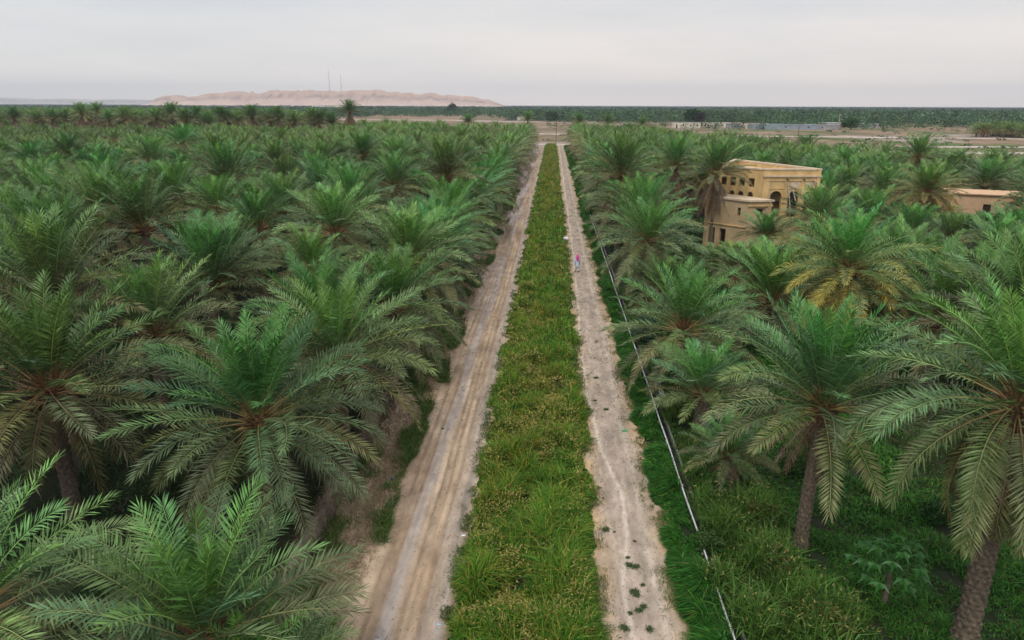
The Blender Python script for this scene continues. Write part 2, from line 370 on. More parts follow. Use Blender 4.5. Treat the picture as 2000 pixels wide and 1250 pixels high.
ridge('mesa_hill', [(312, 205), (316, 192), (335, 188), (350, 189), (368, 195), (385, 189), (410, 186), (440, 184), (462, 179), (478, 183), (505, 184), (530, 179), (548, 177), (562, 180), (600, 178), (640, 179), (690, 178), (725, 179), (735, 177), (760, 181), (800, 181), (822, 184), (843, 182), (858, 186), (890, 187), (925, 190), (945, 196), (955, 195), (968, 200), (984, 206)], 5000, 900, 91, (.50, .32, .24), (.58, .42, .35))
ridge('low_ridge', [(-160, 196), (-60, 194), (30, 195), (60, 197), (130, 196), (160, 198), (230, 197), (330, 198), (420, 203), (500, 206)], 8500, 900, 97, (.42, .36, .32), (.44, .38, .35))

# ------------------------------------------------------------------ palm builder
def fronds(specs, m, lw, lf, rseg=9, rach=True, r0=.16, spray=1.0, tri=3, seed=0, yellow=0.0, petiole=.17):
    """specs: (az, e0, bend, L, age, dead). returns V, F4, C : pinnate fronds about the heart at the origin"""
    g = np.random.default_rng(seed); VV = []; FF = []; CC = []; n0 = 0
    young = np.array((.098, .290, .050)); mature = np.array((.108, .228, .082)); old = np.array((.185, .192, .085)); deadc = np.array((.25, .175, .11))
    for az, e0, bend, L, age, dead in specs:
        K = 25; s = np.linspace(0, 1, K); el = e0 - bend*(.3*s + .7*s**2); dr = g.normal(0, .22)
        a = az + dr*s**2; T = np.stack([np.cos(el)*np.cos(a), np.cos(el)*np.sin(a), np.sin(el)], -1)
        P = np.cumsum(T, 0)*L/K; P = P - P[0] + np.array((cos(az)*r0, sin(az)*r0, g.uniform(-.15, .15) - .35*age))
        S = np.stack([-np.sin(a), np.cos(a), 0*a], -1); tw = g.normal(0, .18) + g.normal(0, .38)*s
        U = np.cross(T, S); S, U = S*np.cos(tw)[:, None] + U*np.sin(tw)[:, None], U*np.cos(tw)[:, None] - S*np.sin(tw)[:, None]
        base = young*(1-age/.35) + mature*(age/.35) if age < .35 else mature*(1-(age-.35)/.65) + old*((age-.35)/.65)
        if dead: base = deadc*g.uniform(.65, 1.15)
        base = base*g.uniform(.58, 1.32)*np.array((g.uniform(.85, 1.2), 1, g.uniform(.8, 1.25)))
        # rachis
        if rach:
            q = np.linspace(0, K-1, rseg).astype(int); rr = np.interp(s[q], [0, .15, 1], [.055, .028, .006])*(1 if m > 25 else 1.6)
            ring = []
            for k in range(3):
                an = 2*pi*k/3 + pi/2; ring.append(P[q] + (S[q]*cos(an) + U[q]*sin(an))*rr[:, None])
            W = np.stack(ring, 1).reshape(-1, 3); ii = np.arange(rseg-1)[:, None]*3 + np.arange(3)[None, :]; jj = np.arange(rseg-1)[:, None]*3 + (np.arange(3)[None, :]+1) % 3
            VV.append(W); FF.append(np.stack([ii, jj, jj+3, ii+3], -1).reshape(-1, 4) + n0); n0 += len(W)
            rc = np.array((.38, .28, .11)) if not dead else np.array((.22, .15, .09))
            tt = np.clip(s[q]*2.6-.4, 0, 1)[:, None]; rcol = rc*(1-tt) + (base*1.5 + rc*.25)*tt
            CC.append(np.repeat(rcol, 3, 0))
        # leaflets
        si = np.linspace(petiole + g.uniform(-.03, .05), 1, m); idx = si*(K-1); i0 = np.clip(idx.astype(int), 0, K-2); fr = (idx - i0)[:, None]
        pb = P[i0]*(1-fr) + P[i0+1]*fr; tb = T[i0]; sb = S[i0]; ub = U[i0]
        for sg in (-1, 1):
            phi = np.interp(si, [petiole, .5, .9, 1], [R(72), R(58), R(42), R(18)]) + g.normal(0, .07, m)
            v = np.where(np.arange(m) % 2 == 0, R(12), R(34)) + g.normal(0, R(7), m) + age*R(-14)
            d = tb*np.cos(phi)[:, None] + (sb*sg*np.cos(v)[:, None] + ub*np.sin(v)[:, None])*np.sin(phi)[:, None]
            l = lf*np.interp(si, [petiole, petiole + .1, .4, .8, 1], [.40, .80, 1.0, .86, .62])*g.uniform(.88, 1.1, m)
            w = lw*np.interp(si, [petiole, .4, 1], [.8, 1, .6])
            W = tb - (tb*d).sum(1)[:, None]*d; W /= np.linalg.norm(W, axis=1)[:, None] + 1e-6
            om = g.normal(0, .28, m); Nn = np.cross(d, W); W = W*np.cos(om)[:, None] + Nn*np.sin(om)[:, None]
            dp = np.array((0, 0, -1.0))[None, :]*(l*(g.uniform(.02, .22, m) + (.35 if dead else 0)))[:, None]
            mid = pb + d*(l*.42)[:, None] + dp*.15; tip = pb + d*l[:, None] + dp
            q = np.stack([pb, mid - W*(w/2)[:, None], tip, mid + W*(w/2)[:, None]], 1).reshape(-1, 3)
            VV.append(q); FF.append(np.arange(4*m).reshape(-1, 4) + n0); n0 += 4*m
            cc = base[None, :]*g.uniform(.68, 1.35, m)[:, None]
            if not dead:
                yl = np.clip((age - .45)*1.2, 0, 1)*np.clip((si - .5)*1.5, 0, 1)*g.uniform(0, 1, m)*.6 + yellow*np.clip(age*1.6-.3, 0, 1)*g.uniform(.2, 1, m)*np.clip(si*1.4, 0, 1)
                yl = np.clip(yl, 0, 1)[:, None]; cc = cc*(1-yl) + (np.array((.52, .31, .035)) if yellow > .4 else np.array((.22, .18, .08)))*yl
            CC.append(np.repeat(cc, 4, 0))
    return np.concatenate(VV), np.concatenate(FF), np.concatenate(CC)

def specs(n, L, emax=87, emin=-12, bend0=18, bend1=62, seed=0, gap=1.0):
    g = np.random.default_rng(seed + 100); out = []
    for i in range(n):
        t = (i + .5)/n; az = i*2.39996 + g.normal(0, .12)
        e0 = emax - (emax - emin)*t**gap + g.normal(0, 4)
        out.append((az, R(e0), R(bend0 + (bend1 - bend0)*t**.8 + g.normal(0, 7)), L*np.interp(t, [0, .12, .4, 1], [.62, .86, 1.0, .95])*g.uniform(.9, 1.07), t, False))
    return out
def dead_specs(n, L, e_hi=-25, e_lo=-75, seed=0, b0=15, b1=45):
    g = np.random.default_rng(seed + 300)
    return [(i*2.39996, R(g.uniform(e_lo, e_hi)), R(g.uniform(b0, b1)), L*g.uniform(.6, .9), 1.0, True) for i in range(n)]

CR = []    # crown variants: (leaf mesh, base mesh)
DEAD = []
def crown_mesh(n, L, m, lw, lf, seed, **kw):
    ye = kw.pop('yellow', 0); pet = kw.pop('petiole', .17)
    V, F, C = fronds(specs(n, L, seed=seed, **kw), m, lw, lf, seed=seed, yellow=ye, petiole=pet)
    return mesh_np('crown', V, F, C, M_LEAF)
def boss_mesh(seed, r=.34):
    """fibrous heart with the cut and living leaf bases fanning out of it"""
    g = random.Random(seed); b = MB()
    b.tube([(0, 0, -.75), (0, 0, -.35), (0, 0, 0), (0, 0, .25), (0, 0, .5)], [.26, r, r*.95, r*.6, .06], 10)
    for k in range(70):
        a = k*2.39996; t = k/70; e = R(75 - 85*t); l = g.uniform(.35, .75); z = .2 - .8*t; r1 = r*.7
        p0 = np.array((cos(a)*r1*.6, sin(a)*r1*.6, z)); d = np.array((cos(a)*cos(e), sin(a)*cos(e), sin(e)))
        b.tube([p0, p0 + d*l*.6, p0 + d*l], [.075, .05, .02], 4)
    me = bpy.data.meshes.new('leaf_bases'); me.from_pydata(b.v, [], b.f); me.materials.append(M_BASE); me.update(); return me
BOSS = [boss_mesh(k) for k in range(3)]
# 0-3 broad full crowns, 4-5 upright plumes, 6 long drooping, 7 yellowing, 8 young low
CR += [crown_mesh(70, 4.9, 52, .068, .70, 1, emin=-30, bend1=48, gap=1.0, petiole=.24), crown_mesh(72, 4.7, 48, .072, .68, 2, emin=-26, gap=1.1, petiole=.22), crown_mesh(80, 4.9, 50, .070, .68, 3, emin=-42, bend1=50), crown_mesh(66, 4.6, 48, .072, .70, 4, emin=-20, gap=1.1, petiole=.22),
       crown_mesh(70, 4.8, 50, .070, .68, 5, emin=-10, bend1=44, gap=1.3, petiole=.2), crown_mesh(66, 4.7, 48, .072, .70, 6, emin=-2, bend1=38, gap=1.4),
       crown_mesh(86, 5.1, 54, .066, .68, 7, emin=-58, bend0=26, bend1=84, petiole=.2), crown_mesh(76, 4.8, 50, .070, .66, 8, emin=-32, yellow=.9),
       crown_mesh(46, 4.1, 48, .068, .68, 9, emin=5, bend0=20, bend1=48)]
def dead_mesh(n, L, seed, **kw):
    V, F, C = fronds(dead_specs(n, L, seed=seed, **kw), 40, .035, .34, seed=seed + 50, petiole=.1); return mesh_np('dead_fronds', V, F, C, M_DEAD)
DEAD = [dead_mesh(12, 3.2, 1), dead_mesh(110, 6.0, 2, e_hi=-52, e_lo=-84, b0=0, b1=14), dead_mesh(20, 3.0, 3, e_hi=-30)]

def trunk_mesh(h, r, seed):
    k = 40; rows = max(8, int(h/.045)); th = np.linspace(0, 2*pi, k, endpoint=False); zz = np.linspace(-.15, h, rows)
    TH, Z = np.meshgrid(th, zz); tri = lambda q: 1 - np.abs(2*(q % 1) - 1); c = np.minimum(tri(TH*8/(2*pi) + Z/.36), tri(TH*8/(2*pi) - Z/.36))
    flare = np.interp(Z, [0, .6, 1.2, h], [1.35, 1.08, 1.0, .92])
    rad = r*flare*(1 + .34*c**.8 + .06*(fbm(TH*2, Z*3, seed) - .5))
    lean = .012*seed*h*(np.clip(Z, 0, h)/h)**1.6
    V = np.stack([np.cos(TH)*rad + lean, np.sin(TH)*rad, Z], -1).reshape(-1, 3)
    i = np.arange(rows-1)[:, None]*k + np.arange(k)[None, :]; j = np.arange(rows-1)[:, None]*k + (np.arange(k)[None, :]+1) % k
    F = np.stack([i, j, j+k, i+k], -1).reshape(-1, 4)
    cap = np.arange(k)[None, :] + (rows-1)*k
    me = mesh_np('trunk', V, [F, cap], mat=M_TRUNK); me['lean'] = .012*seed*h; me['h'] = h
    return me
TR = [trunk_mesh(h, r, s) for h, r, s in ((1.2, .30, 0), (2.6, .27, 1), (4.0, .25, 2), (5.4, .24, 3), (7.2, .24, 2), (9.5, .23, 3), (12.5, .22, 1))]
PROTO = {}
def palm(x, y, hz, var, rz, label, group, sc=1.0, dead=None, boss=0, tilt=(0, 0), name='palm_tree', tr=1.0, lean=0.0):
    """palm with its heart at height hz; crown radius scales with sc"""
    hb = hz - .45*sc; ti = int(np.argmin([abs(t['h'] - hb) for t in TR])); tm = TR[ti]; k = hb/tm['h']
    root = empty(name, (x, y, 0), label, 'palm tree', group, rz)
    if lean: root.rotation_euler = (lean*sin(rz*5 + x), lean*cos(rz*3 + y), rz)
    t = link('trunk', tm, root); t.scale = (sc**.5*tr, sc**.5*tr, k)
    loc = (tm['lean']*sc**.5*tr, 0, hz)
    c = link('crown', CR[var], root, loc, (tilt[0], tilt[1], 0)); c.scale = (sc, sc, sc)
    b = link('leaf_bases', BOSS[boss % 3], c)
    if dead is not None:
        d = link('dead_fronds', DEAD[dead], root, (loc[0], 0, hz - .3)); d.scale = (sc, sc, sc*(1 if hz > 5.6 else .8))
    return root

# ------------------------------------------------------------------ where the palms stand
heroes = []   # (px, py of the heart, heart height, variant, scale, dead, label)
def H(px, py, hz, var, sc, dead, label, rz=None, **kw): heroes.append((px, py, hz, var, sc, dead, label, rz, kw))
H(500, 815, 5.0, 0, 1.0, None, 'broad date palm, its full star of grey-green fronds beside the left track, nearest whole crown', 0.3)
H(95, 760, 5.8, 0, 1.05, 0, 'date palm at the left edge with orange heart and ringed trunk in view', 1.9)
H(400, 1240, 3.6, 8, 1.0, None, 'young palm of upright bright green fronds cut by the bottom edge', 0.9)
H(-70, 1215, 4.2, 0, .88, None, 'palm in the bottom left corner reaching long glossy fronds rightwards', 2.1)
H(500, 1345, 2.2, 8, .72, None, 'low palm under the bottom edge, fronds fanning towards the left track', 0.0)
H(300, 655, 5.2, 4, .95, None, 'date palm with a bright orange heart between two larger left crowns', 2.2)
H(410, 556, 5.6, 5, 1.05, None, 'tall plumed palm behind the grey-green star crown, orange heart showing', 1.2)
H(640, 640, 4.8, 0, 1.0, 0, 'palm with brownish drooping fronds by the sandy gap in the bank', 2.7)
H(765, 600, 4.6, 2, 1.0, 0, 'palm leaning grey fronds over the left track beyond the sandy gap', 0.7)
H(95, 590, 7.2, 5, 1.1, None, 'tall palm of erect green plumes at the left edge', 1.0)
H(868, 345, 8.4, 5, 1.15, None, 'tall dark palm whose fan of erect fronds tops the left grove near the track', 0.4)
H(440, 355, 8.0, 5, 1.1, None, 'tall palm with an orange heart standing clear in the middle of the left grove', 0.6)
H(357, 285, 8.4, 0, 1.1, None, 'wide crowned palm just in front of the tall brown-skirted palms', 0.2)
H(1606, 785, 6.0, 4, .93, 0, 'palm with a whole ringed trunk in view beside the green clearing', 0.5, tr=.85)
H(2000, 785, 8.2, 6, .90, 0, 'large palm at the right edge with hanging grey fronds and thick pale trunk', 1.5, tr=1.2)
H(1655, 520, 6.6, 7, .98, None, 'palm with yellow-tipped fronds right of the ochre house', 0.1)
H(1338, 640, 3.9, 0, .98, None, 'low round palm beside the pipe, whole crown clear of its neighbours', 1.3)
H(1268, 470, 5.4, 2, 1.0, 0, 'palm behind the low round palm, fronds over the pipe', 2.5)
H(1212, 338, 9.2, 4, 1.0, 1, 'tall palm with a brown skirt of dead fronds, closest to the right track', 0.8)
H(1325, 322, 9.2, 5, .92, 1, 'tall skirted palm in the middle of the three by the ochre house', 2.8)
H(1402, 335, 8.9, 4, .9, 1, 'tall palm with long dark skirt hanging in front of the ochre house wall', 1.7)
H(1497, 458, 3.6, 8, .8, None, 'small green palm against the foot of the ochre house', 0.6)
H(1398, 512, 1.3, 8, .62, None, 'low palm hiding the foot of the ochre house wing near its doors', 0.3)
H(1600, 425, 6.0, 4, .82, None, 'palm of erect green fronds hiding the right half of the arched facade', 2.2)
H(1812, 372, 6.6, 7, .92, 2, 'brownish palm with drooping tips left of the peach coloured low house', 1.4)
H(1795, 305, 7.6, 0, 1.1, None, 'dark palm rising above the far edge of the right grove', 0.9)
H(1375, 765, 2.2, 8, .80, None, 'bushy young palm close behind the white channel rim', 0.2)
H(1425, 885, 1.6, 8, .55, 2, 'stunted palm bush with brown drooping fronds beside the channel', 1.1)
H(2020, 640, 6.2, 4, 1.1, None, 'tall green palm at the right edge behind the big hanging crown', 2.9)
H(1300, 565, 2.6, 1, .75, None, 'squat palm at the channel between two larger right crowns', 1.9)
SKIRTS = [(30, 238, 14, 1), (72, 244, 14, 1), (130, 243, 14, 1), (215, 243, 14, 1), (305, 240, 14, 1), (362, 243, 14, 1), (465, 245, 14, 1), (575, 246, 14, 1), (648, 248, 14, 1), (-5, 243, 14, 1), (105, 240, 15, 1), (160, 232, 15.3, 1), (190, 228, 16.2, 1), (245, 240, 14.8, 1), (262, 247, 13.6, 1), (282, 244, 14, 1), (335, 232, 16, 1), (383, 236, 14.6, 1), (408, 250, 13, 1), (428, 236, 14.6, 1), (446, 240, 14, 1), (495, 236, 15, 1), (527, 244, 14.2, 1), (545, 238, 14.8, 1), (612, 238, 14.8, 1), (625, 246, 13.4, 1), (683, 225, 16.4, 1), (915, 242, 12, 1), (1032, 236, 12.6, 1), (1133, 240, 11, 1), (1190, 242, 11, 1), (1255, 247, 10, 1)]
pts = []   # all placed palms (x, y)
HP = []
for (px, py, hz, var, sc, dead, label, rz, kw) in heroes:
    x, y, _ = at(px, py, hz); HP.append((x, y)); pts.append((x, y))
BLD = (22.6, 84.5, 10.5)
LHX, LHY, _ = at(1925, 374, 4.0)
def in_grove(x, y):
    if x < 0 and lat(x, y) < -.25*fwd(x, y) and fwd(x, y) > 246: return False
    if x < 0: return x < -9.0 and y < (292 if x > -45 else 305)
    if x < 9: return False
    if y > edge_y(np.array(float(x))): return False
    if math.hypot(x - 25, y - 87) < 11.5: return False
    if 15 < x < 27 and 61 < y < 86 : return False        # yard in front of the old house
    if math.hypot(x - LHX, y - LHY) < 7.5: return False     # low house
    if x < 20 and y < 36: return False                     # green clearing
    if 14 < x < 30 and y < 29: return False
    return True
cand = []
g = random.Random(11)
for side in (-1, 1):
    for r in range(0, 52):
        k = 0; y = 6.0 + g.uniform(0, 3)
        while y < 310:
            x = side*((9.9 if side < 0 else 9.5) + 6.3*r + max(0, r-3)*.45) + g.uniform(-.9, .9)*(1 if r else .45); yy = y + g.uniform(-.9, .9)
            y += (6.2 if y < 60 or r == 0 else 7.2) if r else 5.6
            f = fwd(x, yy); l = lat(x, yy)
            if f < 9: continue
            if abs(l) > f*.79 + 9: continue
            if side < 0 and f < 20 and x > -24: continue
            if not in_grove(x, yy): continue
            if any(math.hypot(x-a, yy-b) < (4.9 if b < 60 else 4.2) for a, b in HP): continue
            cand.append((side, r, x, yy, f))
cand.sort(key=lambda c: c[4])
n_ind = 300 - len(heroes) - len(SKIRTS)
vis = [c for c in cand if abs(lat(c[2], c[3])) < c[4]*.76 + 3]
ind = vis[:n_ind]; rest = [c for c in cand if c not in set(ind)]
def ordn(k):
    w = ['first', 'second', 'third', 'fourth', 'fifth', 'sixth', 'seventh', 'eighth', 'ninth', 'tenth', 'eleventh', 'twelfth']
    if k < 12: return w[k]
    k += 1; return f"{k}{'th' if 10 < k % 100 < 14 else {1: 'st', 2: 'nd', 3: 'rd'}.get(k % 10, 'th')}"
def size(side, r, x, y):
    """heart height, variant, scale"""
    n = float(fbm(np.array(x/30), np.array(y/30), 201)); j = g.random()
    if side < 0:
        hz = 4.6 + 2.2*n + 1.8*(j - .5)*2 + min(.8, y/200) + (1.6 if g.random() < .10 else 0)
        if y > 110: hz = hz*.55 + 1.9
        if r == 0: hz = 4.3 + 1.0*j
    else:
        hz = 4.6 + 1.2*n + .8*(j - .5)*2
        if y > 110: hz = 3.4 + 1.2*j
        if y < 85: hz = 3.8 + 1.0*j
        if r == 0: hz = 4.6 + 1.6*j
        if 10 < x < 30 and 45 < y < 80: hz = 3.0 + .7*j
        if r <= 4 and y > 100: hz = 4.6 + 1.5*j
    var = g.choice([0, 1, 2, 3, 4, 4, 5]) if y < 90 else g.choice([0, 1, 3, 4, 5, 5, 4, 5, 8])
    scl = 1.0
    if side < 0 and r > 0 and y > 38: var = g.choice([4, 5, 4, 5, 1, 3]); scl = .9
    if r == 0: var = g.choice([0, 2, 2, 3, 4])
    return hz, var, scl*g.uniform(.84, 1.12)*(1.14 if r == 0 else 1)
for (px, py, hz, var, sc, dead, label, rz, kw), (x, y) in zip(heroes, HP):
    palm(x, y, hz, var, rz if rz is not None else g.uniform(0, 6.3), label, 'date palms standing out of the groves', sc, dead, g.randint(0, 2), (g.uniform(-.06, .06), g.uniform(-.06, .06)), **kw)
SKIRTS.sort()
for k, (px, py, hz, dd) in enumerate(SKIRTS):
    d = {True: 268, False: 290}[px < 800] + g.uniform(-12, 12)
    x, y, z = atd(px, py - (6 if px < 800 else 3), d)
    lab = f'tall brown-skirted palm, {ordn(k)} from the left in the skyline row' if px < 800 else f'palm topping the far end of the grove, {ordn(k - 27)} from the left'
    palm(x, y, z, g.choice([4, 5]), g.uniform(0, 6), lab, 'tall palms along the skyline', g.uniform(1.0, 1.2) if px < 800 else .9, dd if px < 800 else None)
cnt = {}
for side, r, x, y, f in ind:
    hz, var, sc = size(side, r, x, y); k = cnt.get((side, r), 0); cnt[(side, r)] = k + 1
    q_ = lat(x, y)/f
    if side > 0 and 38 < f < 100 and (.20 < q_ < .47 and f < 81 or .62 < q_ < .745):
        top = CAM_H - f*(.178 if q_ < .365 else .138)
        if hz + 4.3*sc > top: sc = min(sc, .72); var = 8; hz = max(1.0, top - 4.1*sc)
    hw = 'tall' if hz > 6.6 else ('low' if hz < 4.8 else 'mid-height')
    where = 'left' if side < 0 else 'right'
    lab = f"{hw} date palm, {ordn(k)} from the camera in the {ordn(r)} row {where} of the tracks"
    palm(x, y, hz, var, g.uniform(0, 6.3), lab, f'date palms in rows in the {where} grove', sc, 0 if (r == 0 and g.random() < .9) or g.random() < .35 else None, g.randint(0, 2), (g.uniform(-.12, .12), g.uniform(-.12, .12)), lean=g.uniform(0, .09))

# the rest of the groves, beyond the nearest three hundred
def merge(name, items, protos, matr, label, cat, jitter=.18):
    """items: (x, y, z, scale xyz, rz, proto index)"""
    VV = []; FF = []; CC = []; n0 = 0; gg = np.random.default_rng(5)
    for x, y, z, s, rz, k in items:
        V, F, C = protos[k]; c, sn = cos(rz), sin(rz)
        W = np.empty_like(V); W[:, 0] = (V[:, 0]*c - V[:, 1]*sn)*s[0] + x; W[:, 1] = (V[:, 0]*sn + V[:, 1]*c)*s[0] + y; W[:, 2] = V[:, 2]*s[1] + z
        VV.append(W.astype(np.float32)); FF.append(F + n0); n0 += len(V)
        t = gg.uniform(1-jitter, 1+jitter)*(.65 + .7*float(fbm(np.array(x/70), np.array(y/110), 71, 3))); CC.append(C*np.array((t*gg.uniform(.85, 1.2), t, t*gg.uniform(.85, 1.15))))
    return link(name, mesh_np(name, np.concatenate(VV), np.concatenate(FF), np.concatenate(CC), matr), label=label, cat=cat, kind='stuff')
LO = []
for k in range(5):
    sp = specs(58, 4.8, seed=40 + k, emin=(-18, -8, 0, -22, -4)[k], bend1=46, gap=1.3)
    V, F, C = fronds(sp, 20, .15, .58, rseg=4, seed=60 + k)
    b = MB(); b.tube([(0, 0, -7), (0, 0, -.3)], [.3, .28], 6); bv = np.array(b.v); bf = np.array([f for f in b.f if len(f) == 4])
    LO.append((np.concatenate([V, bv]), np.concatenate([F, bf + len(V)]), np.concatenate([C, np.tile((.1, .08, .06), (len(bv), 1))])))
items = []
for side, r, x, y, f in rest:
    hz, var, sc = size(side, r, x, y); items.append((x, y, hz, (sc, sc), g.uniform(0, 6.3), g.randint(0, 4)))
# more grove behind the tall skirted row on the left
for _ in range(1500):
    f = g.uniform(296, 700); l = g.uniform(-.8, -.02)*f
    x = l*cos(YAW) - f*sin(YAW); y = f*cos(YAW) + l*sin(YAW)
    if x > -.23*f - 20 - (f-288)*.25: continue
    items.append((x, y, g.uniform(5, 9.5), (g.uniform(.9, 1.2),)*2, g.uniform(0, 6.3), g.randint(0, 4)))
for _ in range(95):
    a = g.uniform(0, 6.3); r_ = g.uniform(0, 1)**.5; items.append((262 + 30*r_*cos(a), 405 + 20*r_*sin(a), g.uniform(1.5, 4.5), (1.1, 1.1), a, g.randint(0, 4)))
merge('distant_grove', items, LO, M_LEAF, 'mass of date palm crowns filling the groves beyond the nearer rows', 'palm grove')

# far woods to the horizon
def clump(seed, n=26, r=3.6, h=7.5, leaf=1.2):
    gg = np.random.default_rng(seed); V = []; C = []
    for i in range(n):
        a = gg.uniform(0, 2*pi); u = gg.uniform(0, 1)**.5; zz = gg.uniform(.1, 1); rr = r*u*math.sqrt(max(.05, 1 - ((zz - .45)/.62)**2))
        c = np.array((rr*cos(a), rr*sin(a), h*zz)); d1 = gg.normal(0, 1, 3); d1 /= np.linalg.norm(d1); d2 = np.cross(d1, gg.normal(0, 1, 3)); d2 /= np.linalg.norm(d2)
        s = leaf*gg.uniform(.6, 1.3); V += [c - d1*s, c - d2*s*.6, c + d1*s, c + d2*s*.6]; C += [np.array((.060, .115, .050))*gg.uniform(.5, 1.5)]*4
    return np.array(V), np.arange(4*n).reshape(-1, 4), np.array(C)
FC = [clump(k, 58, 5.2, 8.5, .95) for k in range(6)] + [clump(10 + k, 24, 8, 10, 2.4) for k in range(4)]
FC = [(v, f, c*np.array((.95, 1, 1.05) if k < 6 else (.50, .62, 1.25))) for k, (v, f, c) in enumerate(FC)]  # farther clumps coloured darker and bluer, distance haze put into the leaf colour
items = []
def forest_edge(x):
    return np.interp(x, [-500, -330, -150, -40, 40, 120, 200, 300, 420, 560], [560, 800, 980, 800, 640, 600, 575, 560, 600, 640])
for _ in range(11000):
    f = 500 + 1300*g.random()**.95; l = g.uniform(-.80, .78)*f; x = l*cos(YAW) - f*sin(YAW); y = f*cos(YAW) + l*sin(YAW)
    if y < forest_edge(x) + 50*(float(fbm(np.array(x/50), np.array(3.0), 7)) - .5): continue
    if float(fbm(np.array(x/90), np.array(y/160), 33)) > .66: continue
    s = g.uniform(.6, 1.35); items.append((x, y, 0, (s, s*g.uniform(.7, 1.15)), g.uniform(0, 6.3), g.randint(0, 5)))
for _ in range(150):      # trees standing among the far houses
    px = g.uniform(1290, 1760) if g.random() < .8 else g.uniform(1780, 1990); xx, yy, _z = at(px, g.uniform(243, 252) if px < 1770 else g.uniform(236, 244)); s = g.uniform(.3, .75)
    items.append((xx, yy, 0, (s, s), g.uniform(0, 6.3), g.randint(0, 5)))
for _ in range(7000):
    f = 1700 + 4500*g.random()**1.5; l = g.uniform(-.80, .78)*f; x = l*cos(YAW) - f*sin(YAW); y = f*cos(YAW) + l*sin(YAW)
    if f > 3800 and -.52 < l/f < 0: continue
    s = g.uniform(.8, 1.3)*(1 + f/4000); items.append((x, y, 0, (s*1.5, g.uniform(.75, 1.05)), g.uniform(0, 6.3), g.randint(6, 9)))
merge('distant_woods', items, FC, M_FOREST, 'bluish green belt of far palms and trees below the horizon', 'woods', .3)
# scrub dotted over the dry fields
SC = [clump(30 + k, 14, 1.6, 1.3, .5) for k in range(4)]
items = []
for _ in range(1000):
    f = g.uniform(240, 700); l = g.uniform(-.25, .78)*f; x = l*cos(YAW) - f*sin(YAW); y = f*cos(YAW) + l*sin(YAW)
    if y < float(edge_y(np.array(x))) + 8 or (x < 12 and y < 330): continue
    if float(fbm(np.array(x/30), np.array(y/30), 77)) < .46: continue
    s = g.uniform(.5, 1.6); items.append((x, y, 0, (s*1.3, s*.6), g.uniform(0, 6.3), g.randint(0, 3)))
SC = [(v, f, c*np.array((1.9, 1.35, 1.3))) for v, f, c in SC]
merge('scrub', items, SC, M_FOREST, 'low grey-green scrub dotted over the dry fields', 'scrub', .4)

# ------------------------------------------------------------------ grasses
def blades(x, y, h, w, lean, col, z0=0.0, seed=0, curl=.5, leandir=None):
    gg = np.random.default_rng(seed); n = len(x); a = gg.uniform(0, 2*pi, n); b = gg.uniform(0, 2*pi, n) if leandir is None else leandir + gg.normal(0, .7, n)
    d = np.stack([np.cos(b), np.sin(b)], -1)*(lean*h)[:, None]
    wv = np.stack([np.cos(a), np.sin(a)], -1)*(w/2)[:, None]
    B = np.stack([x, y, np.full(n, z0)], -1); Mi = np.stack([x + d[:, 0]*.35, y + d[:, 1]*.35, z0 + h*.6], -1)
    Tp = np.stack([x + d[:, 0], y + d[:, 1], z0 + h*(1 - curl*lean)], -1); W = np.concatenate([wv, np.zeros((n, 1))], 1)
    V = np.stack([B - W*.4, Mi + W, Tp, Mi - W], 1).reshape(-1, 3)
    C = np.repeat(col, 4, 0); C[0::4] *= .8
    return V, np.arange(4*n).reshape(-1, 4), C
def join(parts):
    VV, FF, CC = [], [], []; n0 = 0
    for V, F, C in parts: VV.append(V); FF.append(F + n0); CC.append(C); n0 += len(V)
    return np.concatenate(VV), np.concatenate(FF), np.concatenate(CC)
def ysamp(n, y0, y1, p):
    u = rng.random(n); q = 1 - p; return (y0**q + u*(y1**q - y0**q))**(1/q)
def tint(n, cols, wts, v=.25):
    k = rng.choice(len(cols), n, p=np.array(wts)/sum(wts)); return np.array(cols)[k]*rng.uniform(1-v, 1+v, (n, 1))
def median_edge(y, s): return (fbm(y*.35, y*0 + s, 301 + int(s), 4) - .5)*.9
# median strip: tangled reeds with yellow seed heads
n = 230000; y = ysamp(n, 13, 296, 1.55); u = rng.random(n); x = -3.15 + median_edge(y, 1) + u*(5.2 + median_edge(y, 5) - median_edge(y, 1))
cl = fbm(x*1.3, y*1.1, 310, 4); big = fbm(x*.45, y*.16, 311, 3); keep = (cl > .34)
x, y, u, cl, big = x[keep], y[keep], u[keep], cl[keep], big[keep]; n = len(x); k = np.clip(y/22, 1, 8)
edge = np.clip(np.minimum(u, 1-u)*7, .25, 1); h = (.25 + 1.25*np.clip((cl-.32)*2.4, 0, 1))*edge*rng.uniform(.5, 1.2, n)
green = tint(n, [(.10, .28, .026), (.21, .34, .038), (.045, .15, .02), (.35, .33, .06)], [4, 4, 2.5, 1.6])
yel = tint(n, [(.34, .30, .045), (.24, .25, .04), (.34, .25, .07)], [4, 3, 1])
fy = np.clip((big - .40)*3.4 + (y - 40)/130, .05, .85)*np.clip(1.15 - np.abs(x + .5)/2.8, .1, 1); isy = rng.random(n) < fy*.55
col = np.where(isy[:, None], yel, green); dark = np.clip(cl*1.3, .5, 1)[:, None]
A = blades(x, y, h, .028*k**.85*rng.uniform(.6, 1.4, n), rng.uniform(.15, .9, n), col, seed=1)
n = 26000; y = ysamp(n, 13, 294, 1.35); x = -2.7 + rng.random(n)*4.3; cl = fbm(x*1.0, y*.8, 310, 4); big = fbm(x*.45, y*.16, 311, 3)
keep = (big + rng.normal(0, .1, n) > .42) & (cl > .36); x, y, cl = x[keep], y[keep], cl[keep]; n = len(x); k = np.clip(y/24, 1, 7)
